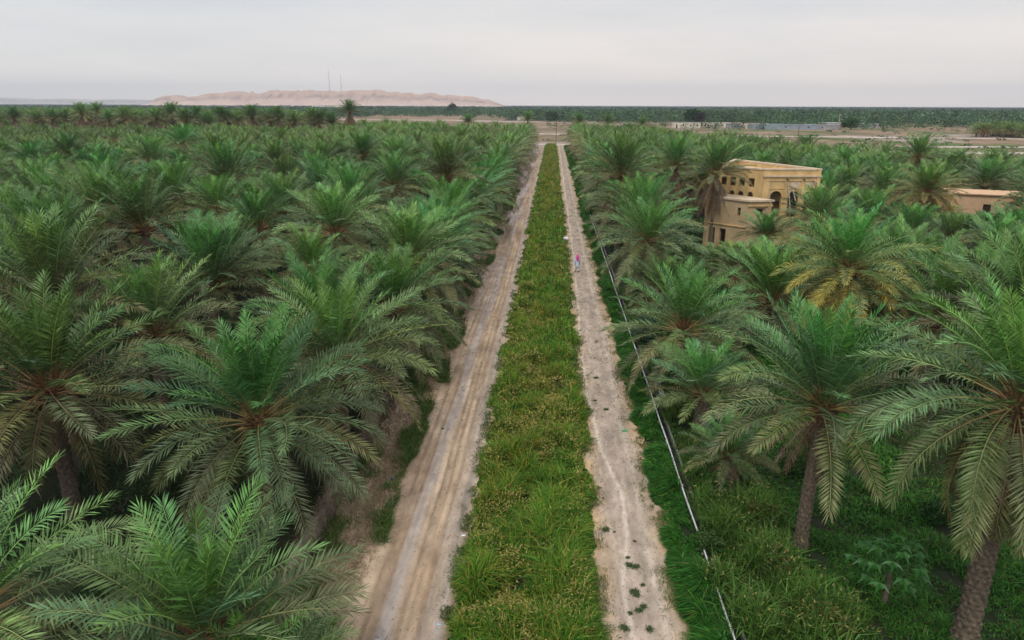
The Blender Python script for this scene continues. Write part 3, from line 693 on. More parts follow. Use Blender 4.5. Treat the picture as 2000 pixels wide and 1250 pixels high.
hh = (.25 + 1.25*np.clip((cl-.32)*2.4, 0, 1))*rng.uniform(.7, 1.0, n); a = rng.uniform(0, 2*pi, n); L = .16*rng.uniform(.6, 1.4, n)*k**.35; w = .035*k**.75*rng.uniform(.7, 1.4, n)
d = np.stack([np.cos(a)*.8, np.sin(a)*.8, rng.uniform(-.3, .7, n)], -1); B = np.stack([x, y, hh], -1); wv = np.stack([-np.sin(a), np.cos(a), rng.uniform(-.4, .4, n)], -1)*(w/2)[:, None]
V = np.stack([B, B + d*(L*.5)[:, None] + wv, B + d*L[:, None], B + d*(L*.5)[:, None] - wv], 1).reshape(-1, 3)
pl = (V, np.arange(4*n).reshape(-1, 4), np.repeat(tint(n, [(.32, .26, .06), (.24, .22, .045), (.38, .29, .10), (.20, .15, .05)], [4, 4, 2, 1]), 4, 0))
n = 42000; y = ysamp(n, 13, 120, 1.5); sd_ = rng.random(n) < .5; x = np.where(sd_, 1.75 + np.abs(rng.normal(0, .3, n)), -2.95 - np.abs(rng.normal(0, .2, n))) + median_edge(y, 5)*sd_*.7
cl = fbm(x*1.6, y*1.2, 361, 4); keep = cl > .5; x, y, cl = x[keep], y[keep], cl[keep]; n = len(x)
ed = blades(x, y, rng.uniform(.04, .22, n), .022*np.clip(y/22, 1, 4)*rng.uniform(.6, 1.3, n), rng.uniform(.3, 1.5, n), tint(n, [(.09, .17, .03), (.16, .17, .05), (.27, .22, .10), (.05, .12, .03)], [3, 2, 2, 2], .4), z0=.06, seed=12)
V, F, C = join([A, pl, ed])
link('median_grass', mesh_np('median_grass', V, F, C, M_GRASS), label='strip of tall green grass with yellow seed heads between the two tracks', cat='grass', kind='stuff')
# lush grass along the pipe
n = 190000; y = ysamp(n, 12, 290, 1.5); u = rng.random(n); x0 = 4.95 + (fbm(y*.45, y*0 + 9, 88, 5) - .5)*1.3; x0 = x0 - .12; x = x0 + u*(np.where(y > 104, 7.5, 5.86) - x0)
cl = fbm(x*.9, y*.55, 321, 4); keep = cl > .24; x, y, cl, x0 = x[keep], y[keep], cl[keep], x0[keep]; n = len(x); k = np.clip(y/22, 1, 8)
h = (.22 + .5*np.clip((cl-.3)*2.5, 0, 1))*rng.uniform(.6, 1.2, n)*np.clip((x - x0)*2 + .35, .3, 1)
A = blades(x, y, h*(.6 + .9*fbm(x*2.5, y*1.8, 325, 3)), .028*k**.85*rng.uniform(.7, 1.4, n), rng.uniform(.3, 1.3, n), tint(n, [(.04, .18, .022), (.08, .28, .03), (.022, .10, .018), (.20, .22, .05)], [4, 3, 3, .6], .5), seed=2, leandir=pi)
n = 30000; y = ysamp(n, 12, 120, 1.5); x = 4.95 - np.abs(rng.normal(0, .35, n)) + (fbm(y*.45, y*0 + 9, 88, 5) - .5)*1.1; keep = fbm(x*1.6, y*1.2, 371, 4) > .5; x, y = x[keep], y[keep]; n = len(x)
ed = blades(x, y, rng.uniform(.04, .2, n), .022*np.clip(y/22, 1, 4)*rng.uniform(.6, 1.3, n), rng.uniform(.3, 1.5, n), tint(n, [(.06, .18, .03), (.16, .17, .05), (.30, .22, .10)], [3, 1.5, 2], .4), z0=.06, seed=13)
A = join([A, ed])
link('verge_grass', mesh_np('verge_grass', *A, M_GRASS), label='lush dark green grass between the right track and the white channel rim', cat='grass', kind='stuff')
# green floor of the clearing at the right, and weeds right of the channel
n = 240000; y = ysamp(n, 11, 60, 1.5); x = 6.3 + rng.random(n)**1.25*(6 + y*.55); cl = fbm(x*.7, y*.7, 331, 4); keep = cl > .33; x, y, cl = x[keep], y[keep], cl[keep]; n = len(x); k = np.clip(y/22, .8, 3)
h = (.15 + .5*np.clip((cl-.4)*3, 0, 1))*rng.uniform(.6, 1.3, n)*np.where(x < 8.6, 1.9, 1)
col = tint(n, [(.05, .19, .02), (.085, .26, .028), (.03, .10, .016), (.17, .15, .05)], [4, 3, 3, .6]); near = (x < 8.8)[:, None]
col = np.where(near & (rng.random((n, 1)) < .45), tint(n, [(.10, .13, .03), (.16, .14, .04), (.05, .12, .03)], [1, 1, 1]), col)
A = blades(x, y, h, .03*k*rng.uniform(.7, 1.4, n), rng.uniform(.3, 1.2, n), col, seed=3)
# left grove floor
n = 60000; y = ysamp(n, 9, 80, 1.3); x = -9.2 - rng.random(n)*(4 + y*.7); cl = fbm(x*.6, y*.6, 341, 4); keep = cl > .47; x, y, cl = x[keep], y[keep], cl[keep]; n = len(x); k = np.clip(y/22, .8, 3)
B_ = blades(x, y, .2 + .7*np.clip((cl-.4)*3, 0, 1)*rng.uniform(.5, 1.2, n), .05*k*rng.uniform(.7, 1.4, n), rng.uniform(.3, 1.2, n), tint(n, [(.02, .06, .012), (.03, .08, .015), (.07, .055, .03)], [3, 2, 1.5]), seed=4)
n = 50000; y = rng.uniform(50, 100, n); x = rng.uniform(7, 34, n); n = len(x)
C_g = blades(x, y, rng.uniform(.2, .9, n)*(.4 + fbm(x*.4, y*.4, 345)), .12*rng.uniform(.7, 1.4, n), rng.uniform(.3, 1.2, n), tint(n, [(.03, .10, .018), (.05, .13, .02), (.10, .09, .04)], [3, 2, 1.2]), seed=14)
V, F, C = join([A, B_, C_g]); link('undergrowth', mesh_np('undergrowth', V, F, C, M_GRASS), label='dark green grass and weeds covering the floor under the palms', cat='undergrowth', kind='stuff')
# weeds and straw on the left bank
n = 150000; y = ysamp(n, 12, 150, 1.5); x = -8.5 + rng.random(n)*2.35 + (fbm(y*.4, y*0, 351)-.5)*.8
g1 = fbm(x*.5 + 9, y*.33, 352, 3) ; gm = rng.random(n) < np.clip((g1 - .46)*5, 0, .8); keep = gm | (rng.random(n) < .5*np.clip((-6.2 - x)/.8, .08, 1)); x, y, gm = x[keep], y[keep], gm[keep]; n = len(x); k = np.clip(y/22, 1, 4)
col = np.where(gm[:, None], tint(n, [(.05, .13, .02), (.09, .17, .03), (.17, .16, .05)], [3, 3, 1.6], .4), tint(n, [(.32, .24, .14), (.24, .17, .11), (.40, .31, .19)], [1, 1, 1]))
zb = lt_z(x, y)
A = blades(x, y, np.where(gm, .45, .18)*rng.uniform(.4, 1.2, n), .02*k*rng.uniform(.7, 1.4, n), rng.uniform(.3, 1.3, n), col, seed=5); A[0][:, 2] += np.repeat(zb, 4)*.8
link('bank_weeds', mesh_np('bank_weeds', *A, M_GRASS), label='straw and green weeds on the bank at the foot of the mud wall', cat='weeds', kind='stuff')
# pebbles and clods on both tracks
n = 5200; y = ysamp(n, 12, 70, 1.6); lr = rng.random(n) < .5; x = np.where(lr, rng.uniform(-6.8, -3.0, n), rng.uniform(2.0, 4.8, n)); s = rng.uniform(.008, .032, n)*np.clip(y/22, 1, 2)
oc = np.array([(1, 0, 0), (-1, 0, 0), (0, 1, 0), (0, -1, 0), (0, 0, .7), (0, 0, -.5)], float); of = np.array([(0, 2, 4), (2, 1, 4), (1, 3, 4), (3, 0, 4), (2, 0, 5), (1, 2, 5), (3, 1, 5), (0, 3, 5)])
V = (oc[None]*s[:, None, None]*rng.uniform(.6, 1.4, (n, 6, 1)) + np.stack([x, y, np.where(lr, lt_z(x, y), rt_z(x, y)) + s*.3], -1)[:, None]).reshape(-1, 3)
F = (of[None] + 6*np.arange(n)[:, None, None]).reshape(-1, 3)
link('gravel', mesh_np('gravel', V, F, np.repeat(tint(n, [(.42, .34, .27), (.30, .23, .17), (.5, .46, .42)], [2, 2, 1]), 6, 0), M_SOIL), label='small stones and clods scattered over both sandy tracks', cat='gravel', kind='stuff')

# ------------------------------------------------------------------ irrigation channel and wall
ch = empty('irrigation_channel', (6.0, 12, 0), 'long narrow concrete irrigation channel with white rim right of the tracks', 'channel')
def long_bar(name, x0, x1, z0, z1, m, y0=10, y1=288, wob=.012, par=ch, brk=0):
    b = MB(); ys = np.arange(y0, y1, 1.5); P = []
    for i, yy in enumerate(ys):
        o = wob*(math.sin(yy*.9) + math.sin(yy*.37 + 1)) ; zz = .02*math.sin(yy*.5)
        P += [(x0+o-6, yy-12, z0), (x1+o-6, yy-12, z0), (x1+o-6, yy-12, z1+zz), (x0+o-6, yy-12, z1+zz)]
    F = []
    for i in range(len(ys)-1):
        for k in range(4): F.append((i*4+k, i*4+(k+1) % 4, i*4+4+(k+1) % 4, i*4+4+k))
    b.add(P, F); return b.build(name, m, par)
rim = long_bar('rim', 5.88, 5.93, .27, .34, M_RIM, y1=104)
for k, yy in enumerate(np.arange(13.5, 100, 4.3)):
    q = MB(); q.box((5.905-6, yy-12, .19), (.09, .10, .38)); q.build('joint_collar', M_CONC, rim)
long_bar('channel_wall', 6.22, 6.30, 0, .24, M_CONC2, y1=104)
long_bar('channel_bed', 5.935, 6.215, .01, .05, M_MUD, y1=104)
x, y, _ = at(1286, 782, .4)
b = MB(); b.box((0, 0, .22), (.26, 2.3, .44), 0, .93); b.box((.03, 1.0, .47), (.2, .3, .06))
b.build('concrete_slab', M_CONC, loc=(6.50, 36.6, 0), label='pale concrete slab standing beside the channel below the young bushy palm', cat='concrete slab')
# crumbling mud wall along the left bank
def wx(Y): return np.interp(Y, [8, 20, 42, 70, 150], [-8.55, -8.65, -9.2, -9.4, -9.5])
ys = np.arange(9, 150, .25); V = []
for yy in ys:
    hh = .75 + .55*float(fbm(np.array(yy*.5), np.array(1.), 401)); c = float(wx(yy)); j = lambda s: .12*(float(fbm(np.array(yy*2.1), np.array(float(s)), 402 + s)) - .5)
    V += [(c+.34+j(1), yy, 0), (c+.22+j(2), yy, hh*.6), (c+.12+j(3), yy, hh), (c-.12+j(4), yy, hh*.98), (c-.3+j(5), yy, 0)]
F = np.array([(i*5+k, i*5+5+k, i*5+6+k, i*5+1+k) for i in range(len(ys)-1) for k in range(4)])
wl = link('mud_wall', mesh_np('mud_wall', np.array(V), F, mat=M_WALLMUD), label='low crumbling mud wall between the left track bank and the palms', cat='wall')
n = 26000; y = ysamp(n, 9, 120, 1.3); x = wx(y) + rng.normal(0, .22, n); zt = .95*np.exp(-((x - wx(y))/.35)**2)
A = blades(x, y, rng.uniform(.1, .5, n), .02*np.clip(y/20, 1, 3), rng.uniform(.6, 1.6, n), tint(n, [(.20, .15, .105), (.13, .095, .075), (.27, .21, .14), (.05, .08, .025)], [3, 3, 1, 1]), seed=8); A[0][:, 2] += np.repeat(zt*rng.uniform(.4, 1.1, n), 4)
d = link('dry_brush', mesh_np('dry_brush', *A, M_DEAD), wl); d['kind'] = 'stuff'

# ------------------------------------------------------------------ shrubs, papaya, tufts
def leafy(name, x, y, r, h, n, leaf, cols, label, cat, seed, stem=True, group=None, z0=0.0):
    gg = np.random.default_rng(seed); root = empty(name, (x, y, z0), label, cat, group)
    lobes = [(gg.uniform(-.5, .5)*r, gg.uniform(-.5, .5)*r, h*gg.uniform(.35, .8), gg.uniform(.35, .6)) for _ in range(7)]
    V = []; C = []
    for i in range(n):
        L = lobes[i % 7]; d = gg.normal(0, 1, 3); d /= np.linalg.norm(d); rr = gg.uniform(.55, 1)
        c = np.array((L[0] + d[0]*r*L[3]*rr, L[1] + d[1]*r*L[3]*rr, max(.08, L[2] + d[2]*h*L[3]*.8*rr)))
        d1 = gg.normal(0, 1, 3) + d*.8; d1 /= np.linalg.norm(d1); d2 = np.cross(d1, gg.normal(0, 1, 3)); d2 /= np.linalg.norm(d2); s = leaf*gg.uniform(.6, 1.3)
        V += [c - d1*s, c - d2*s*.45, c + d1*s, c + d2*s*.45]; C += [np.array(cols[gg.integers(len(cols))])*gg.uniform(.7, 1.3)]*4
    link('foliage', mesh_np('foliage', np.array(V), np.arange(4*n).reshape(-1, 4), np.array(C), M_GRASS), root)
    if stem:
        b = MB()
        for L in lobes: b.tube([(0, 0, 0), (L[0]*.4, L[1]*.4, L[2]*.5), (L[0], L[1], L[2]*1.0)], [r*.05, r*.035, r*.012], 5)
        b.build('stem', M_WOOD, root)
    return root
x, y, _ = at(1247, 650, 1.0); leafy('shrub', x+.5, y, 1.2, 2.3, 1500, .12, [(.025, .085, .05), (.035, .11, .06)], 'round bluish green bush leaning over the channel rim', 'shrub', 1)
g2 = random.Random(5)
sh = [(1400, 960, .9, 1.2, 'dark leafy bush right of the channel under the brown palm bush', [(.02, .07, .03), (.03, .10, .04)]), (1480, 1010, .8, 1.3, 'yellowish seeding bush left of the ringed trunk', [(.13, .14, .035), (.20, .17, .05), (.05, .10, .025)]),
      (1530, 1120, .9, 1.3, 'tall seeding bush right of the channel near the bottom edge', [(.05, .11, .025), (.17, .15, .045), (.04, .09, .02)]), (1620, 1215, .8, 1.1, 'yellow-green bush at the bottom edge below the papaya plant', [(.08, .12, .03), (.19, .16, .05)]),
      (1385, 1060, .6, .8, 'small green bush next to the channel wall near the bottom', [(.04, .11, .02), (.07, .12, .03)]), (1330, 760, .6, 1.1, 'yellow-green bush beside the concrete slab', [(.12, .14, .03), (.06, .12, .025)]),
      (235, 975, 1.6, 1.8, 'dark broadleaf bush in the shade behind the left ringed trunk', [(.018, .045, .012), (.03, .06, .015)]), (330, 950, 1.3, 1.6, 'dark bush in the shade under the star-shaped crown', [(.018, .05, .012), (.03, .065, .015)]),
      (745, 770, .7, 1.2, 'green bush behind the mud wall at the sandy gap', [(.03, .08, .015), (.06, .10, .02)]), (1560, 905, .9, .9, 'leafy weeds at the left of the ringed trunk', [(.03, .09, .02), (.05, .11, .02)]),
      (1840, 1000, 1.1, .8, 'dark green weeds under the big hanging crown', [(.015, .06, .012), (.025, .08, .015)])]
for k, (px, py, r, h, lab, cols) in enumerate(sh):
    x, y, _ = at(px, py, h*.5); leafy('shrub', x, y, r, h, 1300, .07, cols, lab, 'shrub', 20 + k)
def reeds(x, y, r, h, n, label, seed, plume=.09):
    gg = np.random.default_rng(seed); root = empty('reed_clump', (x, y, 0), label, 'reeds', 'reed clumps right of the channel')
    bx, by = gg.normal(0, r*.45, n), gg.normal(0, r*.45, n); hh = 1.2*h*gg.uniform(.45, 1.1, n)
    V, F, C = blades(bx, by, hh, np.full(n, .04), gg.uniform(.1, .9, n), np.array([(.10, .20, .035)])*gg.uniform(.5, 1.6, (n, 1)), seed=seed + 1)
    m = int(n*plume); a = gg.uniform(0, 6.3, m); L = .17*gg.uniform(.6, 1.3, m); B = np.stack([bx[:m]*1.3, by[:m]*1.3, hh[:m]*.95], -1)
    d = np.stack([np.cos(a)*.7, np.sin(a)*.7, gg.uniform(-.2, .8, m)], -1); wv = np.stack([-np.sin(a), np.cos(a), gg.uniform(-.5, .5, m)], -1)*.022
    V2 = np.stack([B, B + d*(L*.5)[:, None] + wv, B + d*L[:, None], B + d*(L*.5)[:, None] - wv], 1).reshape(-1, 3)
    V, F, C = join([(V, F, C), (V2, np.arange(4*m).reshape(-1, 4), np.repeat(np.array([(.27, .23, .07)])*gg.uniform(.6, 1.3, (m, 1)), 4, 0))])
    link('blades', mesh_np('blades', V, F, C, M_GRASS), root)
for k, (px, py, r, h, n, lab) in enumerate([(1478, 985, .9, 1.7, 900, 'tall reeds with tan seed heads just left of the ringed trunk'), (1425, 1015, .8, 1.4, 800, 'reeds between the channel and the ringed trunk'), (1500, 1080, 1.0, 1.5, 900, 'wide seeding reed clump below the ringed trunk'),
        (1570, 1150, .9, 1.4, 800, 'reed clump left of the papaya plant'), (1480, 1190, .9, 1.3, 800, 'reed clump beside the channel at the bottom edge'), (1600, 1235, .9, 1.2, 700, 'reed clump cut by the bottom edge below the papaya plant'), (1345, 800, .6, 1.1, 500, 'small reeds beside the pale concrete slab'), (1410, 1120, .6, 1.0, 500, 'low reeds right against the channel wall near the bottom'),
        (1390, 970, .7, 1.2, 600, 'reeds in front of the stunted brown palm bush'), (1655, 1190, .7, 1.0, 500, 'rightmost low reeds in front of the papaya plant')]):
    x, y, _ = at(px, py, h*.6); reeds(x, y, r, h, n, lab, 60 + k)
# papaya plant: slim stem and a whorl of big lobed leaves
x, y, _ = at(1745, 1095, 1.9)
pp = empty('papaya_plant', (x, y, 0), 'papaya plant with big lobed leaves in the green clearing', 'papaya plant')
b = MB(); b.tube([(0, 0, 0), (.05, .02, .9), (0, 0, 1.75)], [.09, .07, .05], 8); b.build('trunk', M_WOOD, pp)
M_PAP = mat('papaya_leaf', (.035, .14, .022), .45, .3, 3, transl=.2, spec=.4)
for k in range(26):
    a = k*2.4; e = R(75 - 95*k/26); L = g2.uniform(.8, 1.25); tipp = np.array((cos(a)*cos(e)*L, sin(a)*cos(e)*L, 1.7 + sin(e)*L*.8))
    b = MB(); b.tube([(0, 0, 1.65), tuple(tipp)], [.015, .01], 4)
    out_ = []; 
    for q in range(-4, 5):
        an = q*R(36)*.95; rr = .40*(1 if q % 2 == 0 else .5)*(1 - .05*abs(q)); da = a + an
        out_.append(tipp + np.array((cos(da)*rr, sin(da)*rr, -.16*rr/.42*(1 + .4*cos(an)))))
        if q < 4:
            da2 = a + an + R(17); r2 = .2; out_.append(tipp + np.array((cos(da2)*r2, sin(da2)*r2, -.03)))
    b.add([tipp] + out_, [(0, i, i+1) for i in range(1, len(out_))]); b.build('leaf', M_PAP, pp)
# weed tufts on the right track: one built, the rest copied
gg = np.random.default_rng(3); n = 260
ra, an_ = .15*gg.uniform(0, 1, n)**.7*(.6 + .4*np.sin(np.arange(n)*7.1)), gg.uniform(0, 6.3, n)
V, F, C = blades(ra*np.cos(an_), ra*np.sin(an_), gg.uniform(.03, .11, n), np.full(n, .02), gg.uniform(.4, 1.6, n), np.array([(.085, .13, .045)])*gg.uniform(.6, 1.5, (n, 1)), seed=9)
tm = mesh_np('weed_tuft', V, F, C, M_GRASS); tl = []
spots = [(1238, 1083), (1241, 1100), (1250, 1112), (1244, 1136), (1233, 1150), (1248, 1160), (1262, 1135), (1240, 1178), (1250, 1190), (1243, 1205), (1228, 1220), (1252, 1240), (1268, 1222), (1265, 1178), (1235, 1060), (1195, 832), (1188, 805), (1200, 780), (1172, 745), (1185, 700), (1170, 665), (1200, 905), (1180, 950), (1222, 1000), (1205, 1042), (1170, 870), (1180, 1035), (1192, 1105), (870, 838), (1165, 925), (1176, 980), (1240, 975), (1155, 790), (1160, 640), (1150, 600), (1185, 1200)]
for px, py in spots[::2] + spots[1:14:4]:
    px += g2.uniform(-9, 9); py += g2.uniform(-8, 8)
    x, y, _ = at(px, py, .05); tl.append((y, x))
tl.sort(); k = 0
for y, x in tl:
    if x < 0: lab, gr = 'lone green weed tuft on the left track', None
    else: lab, gr = f'small weed tuft on the right track, {ordn(k)} from the camera', 'weed tufts on the right track'; k += 1
    o = link('weed_tuft', tm, loc=(x, y, .05), rot=(0, 0, g2.uniform(0, 6)), label=lab, cat='weed', group=gr); s = g2.uniform(.35, 1.15); o.scale = (s*1.3, s, s)

# ------------------------------------------------------------------ litter and stones
def lump(name, loc, d, m, label, cat, seed, group=None, flat=1.0):
    gg = np.random.default_rng(seed); V = []; F = []; n, k = 6, 9
    for i in range(n+1):
        ph = pi*i/n
        for j in range(k):
            q = 2*pi*j/k; r = 1 + gg.uniform(-.28, .28); V.append((d[0]/2*sin(ph)*cos(q)*r, d[1]/2*sin(ph)*sin(q)*r, d[2]/2*(cos(ph)*r*flat + .7)))
    for i in range(n):
        for j in range(k): F.append((i*k+j, (i+1)*k+j, (i+1)*k+(j+1) % k, i*k+(j+1) % k))
    return link(name, mesh_np(name, np.array(V), np.array(F), mat=m), loc=loc, label=label, cat=cat, group=group)
M_GB = mat('green_plastic', (.02, .42, .16), .4, .2, 9); M_BB = mat('blue_plastic', (.03, .10, .38), .4, .2, 9); M_LB = mat('pale_blue_plastic', (.40, .62, .78), .4, .2, 9)
x, y, _ = at(1103, 467, .2); lump('sack', (x+.25, y, .12), (.8, .6, .45), M_WHITE, 'upper of two white sacks lying where grass meets the right track', 'sack', 1, 'white sacks')
x, y, _ = at(1097, 473, .2); lump('sack', (x, y, .03), (.7, .5, .4), M_WHITE, 'lower left of two white sacks beside the right track', 'sack', 2, 'white sacks')
x, y, _ = at(1222, 841, .05); lump('plastic_bag', (x, y, .04), (.26, .16, .1), M_GB, 'crumpled green plastic bag on the right track', 'litter', 3)
x, y, _ = at(768, 940, .05); lump('bottle_cap', (x, y, .12), (.12, .1, .08), M_BB, 'small blue plastic scrap at the left bank', 'litter', 4)
x, y, _ = at(859, 1221, .05); lump('plastic_scrap', (x, y, .06), (.16, .1, .05), M_LB, 'pale blue scrap at the bottom beside the median grass', 'litter', 5)
x, y, _ = at(1238, 750, .1); lump('stone', (x, y, .02), (.42, .26, .24), M_CONC, 'pale stone on the grassy verge level with the concrete slab', 'stone', 6)
x, y, _ = at(1262, 838, .1); lump('stone', (x, y, .02), (.25, .2, .16), M_CONC, 'pale stone at the verge right of the green bag', 'stone', 7)
x, y, _ = at(1253, 835, .1); lump('stone', (x, y, .02), (.16, .2, .14), M_WALLMUD, 'small brown stone beside the pale one right of the green bag', 'stone', 8)
x, y, _ = at(1116, 988, .5); lump('paper_scrap', (x, y, .55), (.16, .1, .06), M_WHITE, 'white scrap caught in the median grass at its right edge', 'litter', 9)
x, y, _ = at(908, 1047, .3); lump('paper_scrap', (x, y, .3), (.2, .12, .06), M_WHITE, 'white scrap at the left edge of the median grass', 'litter', 10)
x, y, _ = at(762, 1058, .05); lump('stone', (x, y, .06), (.12, .1, .08), M_WHITE, 'small white stone on the left track near the bottom', 'stone', 11)

# ------------------------------------------------------------------ old ochre house
hs = empty('ochre_house', (24, 82, 0), 'old ochre mud house with arches and flat roof among the right palms', 'house')
OX, OY = 24, 82
L_, N_, R_, F_ = (19.4, 84.6), (24.2, 80.9), (30.75, 81.3), (24.6, 95.4)
def loc2(p): return (p[0]-OX, p[1]-OY)
ZR = 9.0; b = MB()
T_ = .45
def edge_len(a, c): return math.hypot(c[0]-a[0], c[1]-a[1])
wl_ = []
LN = edge_len(L_, N_)
holes = []
for k, u in enumerate((1.0, 2.1, 3.2, 4.35)):
    holes += [(u, u+.72, 7.0, 8.0), (u+.03, u+.69, 5.35, 6.45, .36)]
holes += [(1.2, 2.0, .9, 2.8), (2.9, 3.7, .9, 2.8)]
b.wall(loc2(L_), loc2(N_), 0, ZR, T_, holes)
NR = edge_len(N_, R_)
b.wall(loc2(N_), loc2(R_), 0, ZR, T_, [(1.0, 2.35, 3.6, 6.65, .68), (3.1, 4.3, 3.6, 6.65, .6), (4.95, 6.05, 3.6, 6.65, .55), (1.2, 2.1, .4, 2.5)])
b.wall(loc2(R_), loc2(F_), 0, ZR, T_, [(3, 3.8, 6, 7.2), (8, 8.8, 6, 7.2)])
b.wall(loc2(F_), loc2(L_), 0, ZR, T_, [(3, 3.8, 6, 7.2), (7, 7.8, 6, 7.2)])
b.build('wall', M_OCHRE, hs)
# roof deck below the parapet, floors inside
def slab(name, P, z0, z1, m, par):
    b = MB(); n = len(P); b.add([(p[0], p[1], z0) for p in P] + [(p[0], p[1], z1) for p in P], [tuple(range(n))[::-1], tuple(range(n, 2*n))] + [(i, (i+1) % n, n+(i+1) % n, n+i) for i in range(n)])
    return b.build(name, m, par)
cen = np.mean([loc2(p) for p in (L_, N_, R_, F_)], 0)
inset = lambda k: [tuple(cen + (np.array(loc2(p)) - cen)*k) for p in (L_, N_, R_, F_)]
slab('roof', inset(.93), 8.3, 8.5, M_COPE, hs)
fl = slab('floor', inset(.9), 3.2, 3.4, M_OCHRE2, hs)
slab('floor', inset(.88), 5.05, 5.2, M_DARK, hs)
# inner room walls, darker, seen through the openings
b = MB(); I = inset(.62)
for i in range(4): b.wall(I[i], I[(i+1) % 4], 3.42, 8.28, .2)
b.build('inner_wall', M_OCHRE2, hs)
# dark strips laid on the roof as painted shade inside the parapet
b = MB()
for (a, c, w) in ((.35, .62, .16), (.5, .85, .16)):
    p = cen + (np.array(loc2(F_)) - cen)*a*.2 + (np.array(loc2(N_)) - cen)*(.3 if a < .4 else .55); b.box((p[0], p[1], 8.53), (3.2, .5, .06), .1)
b.build('roof_shade', M_DARK, hs)
# coping and cornices standing proud of the facades
def band(name, A, B, z0, z1, out_, m, t=.2):
    a = np.array(loc2(A)); c = np.array(loc2(B)); u = (c-a)/np.linalg.norm(c-a); nrm = np.array((u[1], -u[0])); q = MB()
    P = [a - u*out_*.3 + nrm*out_, c + u*out_*.3 + nrm*out_, c + u*out_*.3 - nrm*t, a - u*out_*.3 - nrm*t]
    q.add([(p[0], p[1], z0) for p in P] + [(p[0], p[1], z1) for p in P], [(3,2,1,0), (4,5,6,7), (0,1,5,4), (1,2,6,5), (2,3,7,6), (3,0,4,7)])
    return q.build(name, m, hs)
for A, B in ((L_, N_), (N_, R_), (R_, F_), (F_, L_)): band('coping', A, B, ZR - .002, ZR + .10 + .012*len(hs.children), .07, M_COPE, .5)
band('cornice', N_, R_, 8.25, 8.43, .17, M_COPE, .0)
band('cornice', N_, R_, 7.78, 7.84, .08, M_OCHRE2, .0)
band('string_course', N_, R_, 6.9, 6.98, .06, M_OCHRE, .0)
band('string_course', L_, N_, 3.15, 3.25, .1, M_OCHRE2, .0)
def along(A, B, u, o): a = np.array(loc2(A)); c = np.array(loc2(B)); d = (c-a)/np.linalg.norm(c-a); nn = np.array((d[1], -d[0])); p = a + d*u + nn*o; return p
angNR = math.atan2(R_[1]-N_[1], R_[0]-N_[0])
for u, w in ((.35, .7), (2.7, .34), (4.62, .3), (6.3, .4)):
    q = MB(); p = along(N_, R_, u, .045); q.box((p[0], p[1], 3.9), (w, .09, 7.72), angNR); q.build('pilaster', M_OCHRE, hs)
for u in (3.7, 5.45):     # blind panels above the arches
    q = MB(); p = along(N_, R_, u, .02)
    q.box((p[0], p[1], 7.35), (1.1, .04, .62), angNR); q.build('panel', M_COPE, hs)
for u, h0, h1, dx in ((2.75, 7.7, 4.2, .55), (3.3, 7.2, 5.6, .4)):
    q = MB(); p = along(N_, R_, u, .3); q.tube([(p[0], p[1], h0), (p[0]+dx, p[1]-.5, h1)], [.07, .06], 6); q.build('drain_pole', M_CONC, hs)
q = MB(); p = along(N_, R_, .95, .1); q.tube([(p[0], p[1], 7.9), (p[0], p[1], 3.9)], [.035, .035], 6); q.build('drain_pipe', M_CONC, hs)
for u in (2.75, 4.62):
    q = MB(); p = along(N_, R_, u, .15); q.tube([(p[0], p[1]+.2, 8.02), (p[0], p[1]-.25, 7.95)], [.09, .09], 8); q.build('water_spout', M_WOOD, hs)
q = MB(); p = along(N_, R_, 5.6, .25); q.tube([(p[0], p[1], 8.0), (p[0]+3.2, p[1]-.6, 5.9)], [.07, .06], 6); q.build('fallen_beam', M_COPE, hs)
q = MB(); p = along(N_, R_, 6.6, .25); q.tube([(p[0], p[1]+.5, 7.5), (p[0]+2.6, p[1]+.6, 6.3)], [.07, .06], 6); q.build('fallen_beam', M_WOOD, hs)
# front wing, lower
C_ = at(1452, 500, 0)[:2]; CL = (C_[0]-3.7, C_[1]+3.7*1.05); CR_ = (C_[0]+2.7, C_[1]+.55); CB = (CL[0]+2.7, CL[1]+1.2)
def w2(p): return loc2(p)
wg = MB(); LW = edge_len(CL, C_)
wg.wall(w2(CL), w2(C_), 0, 6.05, .4, [(.7, 1.5, .85, 2.75), (2.1, 2.9, .85, 2.75), (4.1, 4.5, 4.4, 5.3)])
wg.wall(w2(C_), w2(CR_), 0, 6.05, .4, [(1.1, 1.75, 4.3, 5.3)])
wg.wall(w2(CR_), w2(CB), 0, 6.05, .4); wg.wall(w2(CB), w2(CL), 0, 6.05, .4)
wg.build('wing_wall', M_OCHRE2, hs)
slab('wing_roof', [(p[0]+dx, p[1]+dy) for p, dx, dy in ((w2(CL), -.15, 0), (w2(C_), -.05, -.2), (w2(CR_), .2, -.15), (w2(CB), .1, .2))], 6.052, 6.25, M_COPE, hs)
band('ledge', CL, C_, 3.2, 3.3, .1, M_OCHRE, .0)
band('cornice', C_, CR_, 5.55, 5.7, .12, M_OCHRE, .0)
q = MB(); p = along(C_, CR_, 1.42, .06); q.box((p[0], p[1], 5.35), (1.1, .12, .1), math.atan2(CR_[1]-C_[1], CR_[0]-C_[0])); q.build('lintel', M_WOOD, hs)
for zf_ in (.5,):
    slab('floor', [tuple(np.mean([w2(CL), w2(C_), w2(CR_), w2(CB)], 0)*.12 + np.array(w2(p))*.88) for p in (CL, C_, CR_, CB)], .3, .5, M_DARK, hs)

